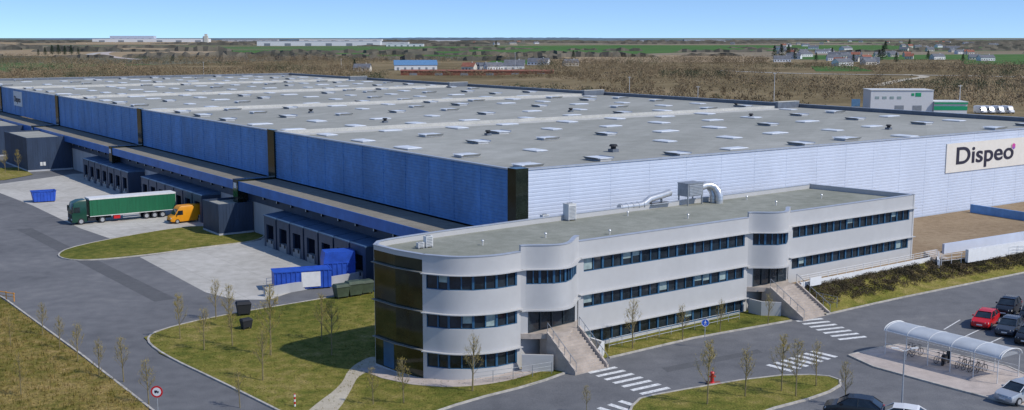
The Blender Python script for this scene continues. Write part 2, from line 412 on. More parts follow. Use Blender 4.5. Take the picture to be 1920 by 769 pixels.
sheet("asphalt_repair", PP([(1240, 690), (1420, 655), (1430, 661), (1252, 698)]), .004, 'patch')
sheet("asphalt_repair", PP([(30, 430), (60, 428), (330, 560), (290, 566)]), .003, 'patch')

def zebra(c0, c1, n, w, L):
    a, b = P(*c0), P(*c1); dx, dy = b[0] - a[0], b[1] - a[1]; T = math.hypot(dx, dy); ux, uy = dx / T, dy / T; px, py = -uy, ux
    for i in range(n):
        cx, cy = a[0] + dx * i / (n - 1), a[1] + dy * i / (n - 1)
        q = [(cx + ux * sx * w / 2 + px * sy * L / 2, cy + uy * sx * w / 2 + py * sy * L / 2) for sx, sy in ((-1, -1), (1, -1), (1, 1), (-1, 1))]
        sheet("crosswalk_marking", q, .008, 'paint')
zebra((1130, 694), (1228, 733), 7, .5, 2.9)
zebra((1518, 600), (1598, 634), 7, .5, 2.9)
zebra((1462, 690), (1545, 664), 7, .5, 2.6)
zebra((1145, 772), (1185, 759), 3, .5, 2.6)
for q in [((1770, 618), (1800, 600)), ((1790, 640), (1850, 612)), ((1830, 655), (1880, 632))]:
    a, b = PP(q); dx, dy = b[0] - a[0], b[1] - a[1]; L = math.hypot(dx, dy); nx, ny = -dy / L * .07, dx / L * .07
    sheet("parking_marking", [(a[0] + nx, a[1] + ny), (b[0] + nx, b[1] + ny), (b[0] - nx, b[1] - ny), (a[0] - nx, a[1] - ny)], .008, 'paint')

OA = math.atan2(.6, .8); e_ = (.8, .6); n_ = (-.6, .8); PR = (46.6, 130.3)
def Op(x, y): return (PR[0] + e_[0] * x + n_[0] * y, PR[1] + e_[1] * x + n_[1] * y)
TZ = 3.4
tf = [Op(-21.5, -1.6), Op(2, -1.6), P(1760, 492, TZ), P(1925, 474, TZ), (105, 155)]
tb = [Op(-21.5, 12), Wp(20, -.5), Wp(60, -.5), Wp(119, -.5), (150, 210)]
b = MB(); b.prism(tf + tb[::-1], -.5, TZ); b.make("terrace_ground", ['brownsoil'], kind="structure")
kb = PP([(1548, 591), (1640, 570), (1700, 557), (1925, 511)]) + [(118, 150)]
kerb(kb)
b = MB(); N = 60
def interp(pl, t):
    Ls = [math.dist(pl[i], pl[i + 1]) for i in range(len(pl) - 1)]; T = sum(Ls) * t
    for i, l in enumerate(Ls):
        if T <= l or i == len(Ls) - 1: k = T / l; return (pl[i][0] + (pl[i + 1][0] - pl[i][0]) * k, pl[i][1] + (pl[i + 1][1] - pl[i][1]) * k)
        T -= l
vs = []; J = 6
for i in range(N + 1):
    a = interp(tf, i / N); c = interp(kb, i / N)
    for j in range(J + 1):
        t = j / J; x = a[0] + (c[0] - a[0]) * t; y = a[1] + (c[1] - a[1]) * t
        z0 = TZ + .01; z1 = gz(c[0]) + .08; s_ = t * t * (3 - 2 * t)
        vs.append((x, y, z0 + (z1 - z0) * s_ + (U(-.05, .05) if 0 < j < J else 0)))
b.add(vs, [(i * (J + 1) + j, i * (J + 1) + j + 1, (i + 1) * (J + 1) + j + 1, (i + 1) * (J + 1) + j) for i in range(N) for j in range(J)])
b.make("grass_bank", ['lawn'], smooth=True, kind="structure")
def leafblob(b, c, r, h, n, size, mi=0):
    for _ in range(n):
        a = U(0, 6.283); q = math.sqrt(R()); zz = R()
        k = math.sqrt(max(0, 1 - zz * zz * .8))
        x = c[0] + math.cos(a) * q * r * k; y = c[1] + math.sin(a) * q * r * k; z = c[2] + zz * h
        d1 = Vector((U(-1, 1), U(-1, 1), U(-1, 1))).normalized() * size; d2 = Vector((U(-1, 1), U(-1, 1), U(-.3, 1))).normalized() * size
        p = Vector((x, y, z)); b.add([p - d1 * .5, p + d1 * .5, p + d2], [(0, 1, 2)], mi)
b = MB()
for _ in range(640):
    t = U(.0, .44); s_ = U(.08, .66)
    a = interp(tf, t); c = interp(kb, t)
    x = a[0] + (c[0] - a[0]) * s_; y = a[1] + (c[1] - a[1]) * s_; z = TZ + (gz(c[0]) - TZ) * (s_ * s_ * (3 - 2 * s_))
    leafblob(b, (x, y, z - .1), U(.5, .9), U(.25, .5), 80, .12)
b.make("shrubs", ['shrub'], fix=False, kind="stuff", label="low dark brown-green shrubs covering the grass bank")

# ------------------------------------------------------------------ warehouse
W = empty("warehouse", "huge flat-roofed logistics warehouse with blue ribbed cladding", "warehouse", (A0[0], A0[1], 0), WA)
WX, WY, ZT, ZD = 119.0, 320.0, 15.0, 14.3
def ribbed(b, axis, a0, a1, z0, z1, pitch, depth, out, mi=0):
    n = int((z1 - z0) / pitch); prof = []
    for i in range(n):
        z = z0 + (z1 - z0) * i / n; q = (z1 - z0) / n
        prof += [(0, z), (0, z + q * .62), (depth, z + q * .7), (depth, z + q * .92)]
    prof.append((0, z1))
    vs = []
    for a in (a0, a1):
        for d, z in prof: vs.append((a, out + d, z) if axis == 'x' else (out + d, a, z))
    m = len(prof); b.add(vs, [(i, i + 1, m + i + 1, m + i) for i in range(m - 1)], mi)
b = MB(); ribbed(b, 'x', 1.3, WX, .5, ZT - .15, .4, .016, -.1); b.box(1.3, WX, 0, .3, 0, ZT - .15)
for k in range(1, 20): b.box(1.3 + k * 5.9, 1.33 + k * 5.9, -.11, -.05, .5, ZT - .15)
b.make("front_wall", ['pale'], W)
for i in range(5):
    b = MB(); y0 = 64 * i + 1.2; y1 = 64 * (i + 1) - 1.2
    ribbed(b, 'y', y0, y1, 7.82, ZT - .15, .36, .05, -.1); b.box(0, .3, y0, y1, 7.82, ZT - .15)
    for k in range(1, 11): b.box(-.13, -.05, y0 + k * 5.6, y0 + k * 5.6 + .05, 7.82, ZT - .15)
    b.make("side_wall", ['blue'], W)
for i in range(6):
    b = MB(); y = 64 * i
    if i == 0: b.box(-.35, 1.3, -.35, 1.2, 0, ZT + .1)
    else: b.box(-.35, .3, y - 1.2, y + 1.2, 7.9, ZT + .1); b.box(-6.25, 0, y - .9, y + .9, 0, 7.9)
    b.make("black_pillar", ['black'], W)
    if 0 < i < 4:
        b = MB(); b.box(-6.3, -6.25, y - .5, y + .5, 6.6, 7.4); b.make("number_plate", ['white'], W)
b = MB(); b.box(.32, WX - .3, .32, WY - .3, ZD - .3, ZD); b.make("roof_deck", ['roof'], W)
b = MB()
b.box(-.2, .3, 1.2, WY, ZT - .15, ZT, 1); b.box(1.3, WX, -.2, .3, ZT - .15, ZT, 1)
b.box(WX - .3, WX, .3, WY, 2, ZT, 0); b.box(.3, WX - .3, WY - .3, WY, 2, ZT, 0)  # dark colour paints in the shading on the far parapet faces
b.box(WX - .4, WX + .1, .3, WY, ZT, ZT + .08, 2); b.box(.3, WX - .4, WY - .35, WY + .1, ZT, ZT + .08, 2)
b.make("parapet", ['darkcoping_shade', 'coping', 'coping'], W)
for i in range(1, 5):
    b = MB(); y = 64 * i
    b.box(.35, WX - .4, y - .25, y + .25, ZD - .1, ZD + .55, 0)
    b.box(.35, WX - 7, y - 3.4, y - .25, ZD - .1, ZD + .05, 0)
    b.box(.35, WX - 7, y + .25, y + 2.4, ZD - .1, ZD + .05, 0)
    b.box(WX - 7, WX - .4, y - .9, y - .25, ZD - .1, ZD + 1.3, 1); b.box(WX - 7, WX - .4, y - .95, y + .3, ZD + 1.3, ZD + 1.42, 0)
    b.make("fire_wall", ['roofband', 'darkcoping_shade'], W)
b = MB(); b.box(-4.5, 0, 1.2, 316, 0, 6.5); b.make("dock_annex", ['greywall'], W)
for i in range(5):
    y0 = 64 * i + (1.3 if i == 0 else .95); y1 = 64 * (i + 1) - .95
    b = MB(); b.box(-6, -.12, y0, y1, 6.5, 7.55, 0); b.box(-5.98, -.12, y0, y1, 7.55, 7.62, 1)
    b.box(-6.12, -6, y0, y1, 6.3, 7.66, 2); b.box(-4.62, -4.5, y0, y1, 4.75, 6.5, 3)
    b.make("canopy", ['navy', 'ledgetop', 'fascia', 'navy'], W)
for i in range(5):
    for j in range(12):
        b = MB(); y = 64 * i + 4 + j * 4.8
        b.box(-4.9, -4.64, y - .18, y + .18, 5.5, 5.95, 0); b.box(-4.92, -4.9, y - .12, y + .12, 5.55, 5.85, 1)
        b.make("wall_light", ['dark', 'offwhite'], W)
def Wthing(name, label, cat, x, y, z, group=None, rot=0):
    q = Wp(x, y); return empty(name, label, cat, (q[0], q[1], z), WA + rot, group)
sky0 = Wthing("skylight", "flat white skylight on the warehouse roof", "skylight", 6, 6, ZD, "skylights on the warehouse roof")
b = MB(); b.box(-.95, .95, -1.7, 1.7, 0, .14); b.make("kerb_frame", ['galv'], sky0)
b = MB(); b.loft([[(-1.02, -1.78, .14), (1.02, -1.78, .14), (1.02, 1.78, .14), (-1.02, 1.78, .14)], [(-.85, -1.55, .24), (.85, -1.55, .24), (.85, 1.55, .24), (-.85, 1.55, .24)]]); b.make("dome", ['skylight'], sky0)
ven0 = Wthing("smoke_vent", "grey smoke vent with raised side flaps", "roof vent", 6, 19, ZD, "smoke vents on the warehouse roof")
b = MB(); b.box(-.85, .85, -1.4, 1.4, 0, .3); b.make("base", ['ventgrey'], ven0)
b = MB(); b.box(-.95, .95, -1.5, 1.5, .3, .38); b.make("lid", ['skylight'], ven0)
b = MB()
for sx in (-1, 1): b.add([(sx * .92, -1.4, .12), (sx * .92, 1.4, .12), (sx * 1.35, 1.4, .45), (sx * 1.35, -1.4, .45)], [(0, 1, 2, 3)])
b.make("flap", ['galv'], ven0)
first = [True, True]
for bay in range(5):
    for r_, yy in enumerate((6, 19.5, 33, 46, 58)):
        for c_ in range(10):
            x = 6 + c_ * 11.6 + (U(-.4, .4)); y = bay * 64 + yy + (c_ % 2) * 1.2
            if R() < .06: continue
            t = 0 if R() < .55 else 1
            q = Wp(x, y); rot = WA + (math.pi / 2 if (r_ * 3 + c_) % 5 in (0, 3) else 0)
            src = (sky0, ven0)[t]
            if first[t]: src.location = (q[0], q[1], ZD); src.rotation_euler[2] = rot; first[t] = False
            else: clone(src, (q[0], q[1], ZD), rot, scale=U(.92, 1.14))
bv = Wthing("exhaust_fan", "small dark exhaust fan on the warehouse roof", "roof vent", 30, 12, ZD, "dark exhaust fans on the roof")
b = MB(); b.box(-.5, .5, -.5, .5, 0, .4); b.make("base", ['darkcoping_shade'], bv)
b = MB(); b.tube([(0, 0, .4), (0, 0, .7), (0, 0, .75), (0, 0, 1.0)], [.35, .35, .6, .45], 12); b.make("hood", ['rubber'], bv)
for u, v in [(915, 254), (722, 230), (583, 212), (1408, 221), (1666, 243), (1380, 200), (1070, 210)]:
    q = P(u, v, ZD); clone(bv, (q[0], q[1], ZD), WA, .8)
q = P(1150, 285, ZD); bv.location = (q[0], q[1], ZD)
def text_mesh(body, size, m, parent, loc, rotx=math.pi / 2, rotz=0, bold=.02, ext=.03, name="lettering", sx=1.0):
    c = D.curves.new("t", 'FONT'); c.body = body; c.size = size; c.offset = bold; c.extrude = ext
    o = D.objects.new("t", c); COL.objects.link(o); bpy.context.view_layer.update()
    me = D.meshes.new_from_object(o.evaluated_get(bpy.context.evaluated_depsgraph_get()))
    D.objects.remove(o); me.materials.clear(); me.materials.append(M[m])
    t = D.objects.new(name, me); COL.objects.link(t); t.parent = parent; t.location = loc; t.rotation_euler = (rotx, 0, rotz); t.scale = (sx, 1, 1)
    return t
sg = Wthing("company_sign", "cream wall sign reading Dispeo in dark letters", "sign", 88.5, -.12, 9.3)
b = MB(); b.box(-11.5, 11.5, -.12, 0, 0, 4.3); b.make("panel", ['signpanel'], sg)
tx = text_mesh("Dispeo", 3.55, 'ink', sg, (-9.4, -.15, 1.2), bold=.05, sx=1.5)
xe = max(v.co.x for v in tx.data.vertices) * 1.5 - 9.4
def cubelogo(par, x, z, s, y):
    b = MB(); c = [(x, y, z)] + [(x + s * math.sin(math.radians(a)), y, z + s * math.cos(math.radians(a))) for a in range(0, 360, 60)]
    b.add(c, [(0, 1, 2, 3)], 0); b.add(c, [(0, 3, 4, 5)], 1); b.add(c, [(0, 5, 6, 1)], 2)
    g = s * 1.22; c = [(x + g * math.sin(math.radians(a)), y + .012, z + g * math.cos(math.radians(a))) for a in range(0, 360, 60)]
    b.add(c, [(0, 1, 2, 3, 4, 5)], 3)
    return b.make("logo", ['magenta', 'purple', 'magenta', 'signpanel'], par, fix=False)
cubelogo(sg, xe - .15, 3.05, .52, -.22)
sg2 = Wthing("company_sign", "small white wall sign reading Dispeo on blue cladding", "sign", -.14, 234, 10.4)
b = MB(); b.box(-.1, 0, -5, 5, 0, 4.0); b.make("panel", ['white'], sg2)
text_mesh("Dispeo", 2.2, 'ink', sg2, (-.14, 4.3, 1.1), rotz=-math.pi / 2, bold=.03, sx=1.2)

ds = empty("dock_shelter", "dark navy loading dock shelter with blue-grey sloped roof", "dock shelter", group="loading dock shelters along the warehouse")
b = MB(); b.box(-3.2, 0, -1.95, -1.75, 0, 4.3); b.box(-3.2, 0, 1.75, 1.95, 0, 4.3); b.box(-.3, 0, -1.75, 1.75, 0, 4.3)
b.box(-3.2, -2.9, -1.75, -1.2, 0, 4.3); b.box(-3.2, -2.9, 1.2, 1.75, 0, 4.3); b.box(-3.2, -2.9, -1.2, 1.2, 3.2, 4.3)
b.make("shelter_frame", ['navy'], ds)
b = MB(); b.add([(-3.3, -2, 4.3), (0, -2, 4.3), (0, 2, 4.3), (-3.3, 2, 4.3), (-3.3, -2, 4.42), (0, -2, 4.75), (0, 2, 4.75), (-3.3, 2, 4.42)], [(0, 3, 2, 1), (4, 5, 6, 7), (0, 1, 5, 4), (1, 2, 6, 5), (2, 3, 7, 6), (3, 0, 4, 7)]); b.make("shelter_roof", ['dockroof'], ds)
b = MB(); b.box(-.38, -.3, -1.2, 1.2, 1.2, 3.2); b.make("dock_door", ['greywall'], ds)
b = MB(); b.box(-3.28, -2.6, -1.1, 1.1, 0, 1.1); b.box(-3.36, -3.28, -.9, -.6, .7, 1.1, 1); b.box(-3.36, -3.28, .6, .9, .7, 1.1, 1); b.make("dock_leveller", ['galvdark', 'rubber'], ds)
ys = [22 + 4.35 * i for i in range(7)] + [76.5 + 4.35 * i for i in range(7)] + [114.5 + 4.35 * i for i in range(7)]
for i, y in enumerate(ys):
    q = Wp(-4.52, y)
    if i == 0: ds.location = (q[0], q[1], 0); ds.rotation_euler[2] = WA
    else: clone(ds, (q[0], q[1], 0), WA)
def plant(x0, x1, y0, y1, h, win=False):
    q = Wp(x0, y0); t = empty("plant_room", "dark navy flat-roofed plant room beside the warehouse", "utility building", (q[0], q[1], 0), WA, "dark plant rooms along the warehouse")
    w, l = x1 - x0, y1 - y0
    b = MB(); b.box(0, w, 0, l, .35, h - .35)
    for k in range(int(w / .5)): b.box(.2 + k * .5, .26 + k * .5, -.03, 0, .4, h - .1)
    for k in range(int(l / .5)): b.box(-.03, 0, .2 + k * .5, .26 + k * .5, .4, h - .1)
    b.box(0, w, 0, .2, h - .35, h); b.box(0, w, l - .2, l, h - .35, h); b.box(0, .2, .2, l - .2, h - .35, h); b.box(w - .2, w, .2, l - .2, h - .35, h)
    b.make("wall", ['navy'], t)
    b = MB(); b.box(-.05, w + .05, -.05, l + .05, 0, .35); b.make("plinth", ['greywall'], t)
    b = MB(); b.box(.2, w - .2, .2, l - .2, h - .35, h - .3); b.make("roof", ['roof'], t)
    b = MB(); b.box(w * .45, w * .45 + 1, -.07, -.03, .35, 2.4); b.make("door", ['navy'], t)
    if win:
        for k in (.25, .32):
            b = MB(); b.box(w * k + .2, w * k + .7, -.06, -.03, 1.2, 2.0); b.make("window", ['offwhite'], t)
plant(-10, -4.65, 61.3, 67.8, 4.7)
plant(-14, -4.65, 163, 185, 7.4, True)
plant(-14, -4.65, 202, 226, 7.4)

# ------------------------------------------------------------------ office
O = empty("office_building", "three-storey pale grey office with ribbon windows and curved bays", "office building", (PR[0], PR[1], 0), OA)
ZW = [(1.4, 2.7), (4.85, 6.05), (8.15, 9.4)]
RZ = 10.5; LZ = 3.85
def plen(p): return sum(math.dist(p[i], p[i + 1]) for i in range(len(p) - 1))
def ppt(p, s):
    for i in range(len(p) - 1):
        l = math.dist(p[i], p[i + 1])
        if s <= l or i == len(p) - 2: t = s / l; return (p[i][0] + (p[i + 1][0] - p[i][0]) * t, p[i][1] + (p[i + 1][1] - p[i][1]) * t)
        s -= l
def sub(p, a, b_):
    out = [ppt(p, a)]; s = 0
    for i in range(1, len(p) - 1):
        s += math.dist(p[i - 1], p[i])
        if a + .01 < s < b_ - .01: out.append(p[i])
    out.append(ppt(p, b_)); return out
def window(p0, p1, z0, z1, npan=2, fm='frame', pb=.16):
    b = MB(); L = math.dist(p0, p1)
    def at(t): return (p0[0] + (p1[0] - p0[0]) * t, p0[1] + (p1[1] - p0[1]) * t)
    for k in range(npan):
        a, c = at(k / npan), at((k + 1) / npan); mi = 1 if R() < pb else 0
        b.obox(a, c, z0, z1, -.14, .03, 0)
        if mi:
            zb = z0 + (z1 - z0) * U(.1, .6)
            b.obox(at((k + .08) / npan), at((k + .92) / npan), zb, z1 - .08, -.135, .004, 1)
    w = b.make("window", ['glass', 'blind'], O)
    b = MB(); fw = .06
    b.obox(p0, p1, z0, z0 + fw, -.05, .085); b.obox(p0, p1, z1 - fw, z1, -.05, .085)
    for k in range(npan + 1):
        t = k / npan; ww = (.16 if k in (0,) and fm == 'frame' else .05) / L
        b.obox(at(max(0, t - ww)), at(min(1, t + ww)), z0 + fw, z1 - fw, -.03, .1)
    b.make("frame", [fm], w)
wall = MB(); ledge = MB(); cop = MB()
def section(path, ops, m0, m1, zt, zb=0.0, pitch=2.3, ledges=True):
    L = plen(path)
    if m0 > 0: wall.strip(sub(path, 0, m0), zb, zt, 0, .3)
    if m1 > 0: wall.strip(sub(path, L - m1, L), zb, zt, 0, .3)
    z = zb; mid = sub(path, m0, L - m1)
    for (a, c) in ops:
        if a > z: wall.strip(mid, z, a, 0, .3)
        z = c
        n = max(1, round((L - m0 - m1) / pitch)); w = (L - m0 - m1) / n
        for k in range(n):
            window(ppt(path, m0 + k * w), ppt(path, m0 + (k + 1) * w), a, c, 2)
    wall.strip(mid, z, zt, 0, .3)
    if ledges:
        for (a, c) in ops: ledge.strip(path, c + .04, c + .11, .36, .358)
    cop.strip(path, zt, zt + .06, .05, .4)
S1 = [(0, 0), (-22, 0)]
def wave(x0, x1, y0, y1, d, n=20):
    return [(x0 + (x1 - x0) * i / n, y0 + (y1 - y0) * i / n - d * (.5 - .5 * math.cos(2 * math.pi * i / n)) ** .75) for i in range(n + 1)]
B2 = wave(-22, -28.4, 0, 0, 1.9)
S2 = [(-28.4, 0), (-50.8, 0)]
B1 = wave(-50.8, -58, 0, -.9, 2.0)
S3 = chaikin([(-58, -.9), (-60.8, -1.1), (-63.8, .2), (-65.4, 3)], 3, False)
GL = [(-65.4, 3), (-66.1, 6), (-66.3, 9.5)]
BK = chaikin([(-66.3, 9.5), (-64.5, 11.6), (-46, 12.6)], 2, False) + [(-2, 13.5)]
RT = [(-2, 13.5), (0, 0)]
section(S1, ZW[1:], .9, .5, 11, 0)
section(S2, ZW, .5, .6, 11, 0)
section(S3, ZW, .4, .35, 11, 0, pitch=1.9)
for B in (B2, B1):
    L = plen(B)
    section(B, [ZW[2]], .5, .5, 11.5, 5.95, pitch=1.3, ledges=True)
    e0 = [B[2], B[-3]]
    n = 4
    for k in range(n):
        a = ppt(e0, plen(e0) * k / n); c = ppt(e0, plen(e0) * (k + 1) / n); window(a, c, LZ, 5.94, 1, 'entframe', 0)
    for s_ in (0, -1):
        q0 = B[2] if s_ == 0 else B[-3]; q1 = B[0] if s_ == 0 else B[-1]
        pth = [q1, q0] if s_ == 0 else [q0, q1]
        wall.strip(pth, LZ, 5.93, -.1, .3)
    wall.strip([B[0], B[-1]], 0, LZ - .02, -.3, .3)
    b = MB(); b.prism([(B[0][0] + .0, B[0][1] + .1)] + [(p[0], p[1] - .25) for p in B[2:-2]] + [(B[-1][0], B[-1][1] + .1)], LZ - .45, LZ); b.make("entrance_landing", ['step'], O)
    b = MB(); b.strip(B, 5.82, 5.94, .25, 1.1); b.make("entrance_canopy", ['office'], O)
wall.strip(BK, 0, 11, 0, .3); wall.strip(RT, 0, 11, 0, .3); cop.strip(BK, 11, 11.06, .05, .4); cop.strip(RT, 11, 11.06, .05, .4)
wall.strip(GL, 10.6, 11, 0, .3); wall.strip(GL, 0, .3, 0, .3); cop.strip(GL, 11, 11.06, .05, .4)
wall.make("wall", ['office'], O, smooth=True); ledge.make("ledge", ['office'], O); cop.make("coping", ['coping'], O)
b = MB()
for z in (9.52, 6.17, 2.82): b.strip(GL, z, z + .06, .32, .36)
b.make("glazing_ledge", ['darkledge'], O)
L = plen(GL)
for zi, (z0, z1) in enumerate([(.3, 2.82), (2.88, 6.17), (6.23, 9.52), (9.58, 10.6)]):
    for k in range(4):
        a, c = ppt(GL, L * k / 4), ppt(GL, L * (k + 1) / 4)
        b = MB(); b.obox(a, c, z0, z1, -.02, .05, 0); g = b.make("mirror_glazing", ['glass_green'], O)
b = MB(); b.obox(ppt(GL, L - 1.3), ppt(GL, L - 2.9), .4, 2.7, .1, .09); d_ = b.make("side_door", ['frame'], O)
b = MB(); b.obox(ppt(GL, L - 1.5), ppt(GL, L - 2.7), .55, 2.5, .13, .03); b.make("pane", ['blind'], d_)
outl = S1 + B2[1:] + S2[1:] + B1[1:] + S3[1:] + GL[1:] + BK[1:]
b = MB(); b.prism([(p[0] * .995 - .15, p[1] * .98 + .2) for p in outl][::-1], RZ - .2, RZ); b.make("roof", ['officeroof'], O)
b = MB(); pv = [(p[0], p[1]) for p in [(-51, -1.5)] + S3 + GL]
vsn = []
for i, p in enumerate(pv):
    q0 = Op(*p); a = pv[max(0, i - 1)]; c = pv[min(len(pv) - 1, i + 1)]; dx, dy = c[0] - a[0], c[1] - a[1]; Ln = math.hypot(dx, dy)
    o = Op(p[0] - dy / Ln * 1.8, p[1] + dx / Ln * 1.8)
    vsn += [(*q0, gz(q0[0]) + .12), (*o, gz(o[0]) + .12), (*o, gz(o[0]) - .1)]
b.add(vsn, [f for i in range(len(pv) - 1) for f in ((3 * i, 3 * i + 1, 3 * i + 4, 3 * i + 3), (3 * i + 1, 3 * i + 2, 3 * i + 5, 3 * i + 4))]); b.make("pavement", ['pave'], kind="structure")

def stairs(x, w, y0, gzv, n, run, lab, skew=0):
    q = Op(x, 0); t = empty("entrance_staircase", lab, "staircase", (q[0], q[1], 0), OA, "stone staircases to the office entrances")
    b = MB(); rise = (LZ - gzv) / n
    b.box(-w / 2, w / 2, y0, y0 + 1.2, gzv - .5, LZ - .016)
    for i in range(n):
        sx = skew * i / n
        b.box(-w / 2 + sx, w / 2 + sx, y0 - run * (i + 1), y0 - run * i, gzv - .5, LZ - rise * (i + 1) + .001)
    b.make("steps", ['step'], t)
    for sd in (-1, 1):
        b = MB(); X = sd * (w / 2 + .12); pts = []
        for k in range(6): pts.append((X + skew * k / 5, y0 - run * n * k / 5, LZ - (LZ - gzv) * k / 5))
        vs = []
        for p in pts: vs += [(p[0] - .1, p[1], gzv - .4), (p[0] - .1, p[1], p[2] + .22), (p[0] + .1, p[1], p[2] + .22), (p[0] + .1, p[1], gzv - .4)]
        b.add(vs, [(4 * i + k, 4 * i + (k + 1) % 4, 4 * i + 4 + (k + 1) % 4, 4 * i + 4 + k) for i in range(5) for k in range(4)] + [(0, 1, 2, 3), (20, 21, 22, 23)])
        b.make("side_wall", ['step'], t)
        b = MB(); b.tube([(p[0], p[1], p[2] + 1.0) for p in pts], .03, 6)
        for p in pts: b.tube([(p[0], p[1], p[2] + .2), (p[0], p[1], p[2] + 1.0)], .025, 6)
        b.make("handrail", ['galvdark'], t)
stairs(-54.4, 3.3, -2.3, 1.0, 13, .25, "beige stone steps with handrails up to the curved bay", .5)
stairs(-25.0, 3.8, -1.9, 1.45, 14, .31, "wide stone steps with handrails beside the grass bank", 0)

def rthing(name, lab, cat, u, v, z=RZ, rot=OA, group=None):
    q = P(u, v, z); return empty(name, lab, cat, (q[0], q[1], z), rot, group)
ah = rthing("air_handling_unit", "grey rooftop air handling unit with large silver ducts", "air handler", 1294, 383)
b = MB(); b.box(-1.2, 1.2, -.8, .8, 1.0, 2.4); b.box(-1.25, 1.25, -.85, .85, 2.4, 2.48); b.make("casing", ['galvdark'], ah)
b = MB()
for k in range(7): b.box(-1.0, 1.0, -.86, -.8, 1.15 + k * .17, 1.24 + k * .17)
b.make("louvre", ['galv'], ah)
for x in (-1.1, 1.1):
    for y in (-.7, .7):
        b = MB(); b.box(x - .06, x + .06, y - .06, y + .06, 0, 1.0); b.make("support_leg", ['galvdark'], ah)
for dy, rr in ((-.4, .42), (.5, .42)):
    b = MB(); b.tube([(1.15, dy, 1.85), (1.9, dy, 2.0), (2.6, dy - .1, 2.0), (3.0, dy - .5, 1.75), (3.1, dy - .9, 1.3), (3.1, dy - 1.1, .8), (3.1, dy - 1.1, -.02)], rr, 16)
    b.make("silver_duct", ['silverduct'], ah, smooth=True)
    for zz in (.35, .75):
        b = MB(); b.tube([(3.1, dy - 1.08, zz), (3.1, dy - 1.08, zz + .06)], rr + .04, 16); b.make("duct_flange", ['galv'], ah)
du = rthing("ventilation_duct", "long galvanised ventilation duct on supports", "duct", 1212, 392)
b = MB(); b.tube([(-4.0, 0, .5), (-1, 0, .5), (-.3, .05, .6), (.6, .2, 1.0), (4.0, .5, 1.4)], .38, 14); b.make("pipe", ['silverduct'], du, smooth=True)
b = MB()
for k in range(5): b.tube([(-3.8 + k * .8, 0, .5), (-3.74 + k * .8, 0, .5)], .42, 14)
b.make("pipe_band", ['galv'], du)
for x in (-3, -1, .8, 2.4):
    b = MB(); b.box(x - .3, x + .3, -.05, .05, 0, .08); b.box(x - .04, x + .04, .0, .3, .08, .9 if x > 0 else .2); b.make("support", ['galvdark'], du)
b = MB(); b.box(.3, 3.2, -.7, .9, .50, .56); b.make("walkway", ['galv'], du)
def acunit(u, v, w, d, h, lab):
    t = rthing("air_conditioner", lab, "air conditioner", u, v)
    b = MB(); b.box(-w / 2, w / 2, -d / 2, d / 2, .12, h); b.box(-w / 2 - .02, w / 2 + .02, -d / 2 - .02, d / 2 + .02, h, h + .05); b.make("casing", ['offwhite'], t)
    b = MB()
    for k in range(int(h / .16)): b.box(-w / 2 + .08, w / 2 - .08, -d / 2 - .03, -d / 2, .18 + k * .14, .24 + k * .14)
    b.ring((0, 0, h + .07), w * .3, .03, 'z', 14, 5); b.make("grille", ['galvdark'], t)
    b = MB(); b.box(-w / 2, -w / 2 + .1, -d / 2, d / 2, 0, .12); b.make("foot", ['galvdark'], t)
    b = MB(); b.box(w / 2 - .1, w / 2, -d / 2, d / 2, 0, .12); b.make("foot", ['galvdark'], t)
acunit(1068, 413, 1.0, .9, 1.7, "tall beige air conditioning unit on the office roof")
acunit(1021, 416, .8, .5, .7, "low white air conditioning unit on the office roof")
acunit(803, 464, .7, .5, 1.0, "small white air conditioning unit near the roof edge")
acunit(788, 466, .6, .4, .5, "tiny white roof unit near the roof edge")
vc = rthing("roof_vent_pipe", "short white vent pipe on the office roof", "vent pipe", 1023, 446, group="vent pipes on the office roof")
b = MB(); b.tube([(0, 0, 0), (0, 0, .4)], .06, 8); b.make("pipe", ['offwhite'], vc)
b = MB(); b.tube([(0, 0, .4), (0, 0, .5)], [.16, .08], 10); b.make("cap", ['galv'], vc)
for u, v in [(1143, 440), (1177, 405), (1290, 410), (1455, 385), (1540, 372), (1400, 375), (905, 460), (1620, 362)]:
    q = P(u, v, RZ); clone(vc, (q[0], q[1], RZ), 0)

# ------------------------------------------------------------------ railings and walls
def railing(name, lab, pts, z, h, m, cat="railing", step=1.5, solid=0.0, zf=None):
    o = MB(); tot = plen(pts); n = max(1, int(tot / step)); Q = []
    for i in range(n + 1):
        p = ppt(pts, tot * i / n); Q.append((p[0], p[1], z if zf is None else zf(p[0])))
    o0 = Q[0]; Q = [(a - o0[0], b_ - o0[1], c - o0[2]) for a, b_, c in Q]
    for p in Q: o.tube([(p[0], p[1], p[2] - .1), (p[0], p[1], p[2] + h)], .03, 6)
    for k in (1, .66, .36): o.tube([(p[0], p[1], p[2] + h * k) for p in Q], .02, 6)
    t = o.make(name, [m], loc=o0); t["label"] = lab; t["category"] = cat; return t
def lowwall(lab, pts, z0, z1, m, th=.3):
    o = MB(); p0 = pts[0]; o.strip([(p[0] - p0[0], p[1] - p0[1]) for p in pts], 0, z1 - z0, th / 2, th)
    t = o.make("retaining_wall", [m], loc=(p0[0], p0[1], z0)); t["label"] = lab; t["category"] = "wall"
lowwall("white concrete retaining wall along the top of the bank", [Op(-22.5, -2.0), Op(2, -2.0), P(1760, 496, TZ)], 2.6, 3.9, 'white')
railing("railing", "white metal railing on the terrace wall", [Op(-22.5, -2.0), Op(2, -2.0), P(1760, 496, TZ)], 3.9, .7, 'white')
railing("railing", "thin white fence along the grass bank", [P(1765, 496, TZ), P(1925, 476, TZ)], TZ, 1.1, 'white', "fence")
lowwall("white low wall beside the terrace steps", [P(1812, 492, TZ), P(1930, 473, TZ)], TZ, 4.9, 'white', .4)
lowwall("pale blue-grey low wall behind the terrace steps", [P(1768, 476, TZ), P(1930, 450, TZ)], TZ, 4.6, 'pale', .3)
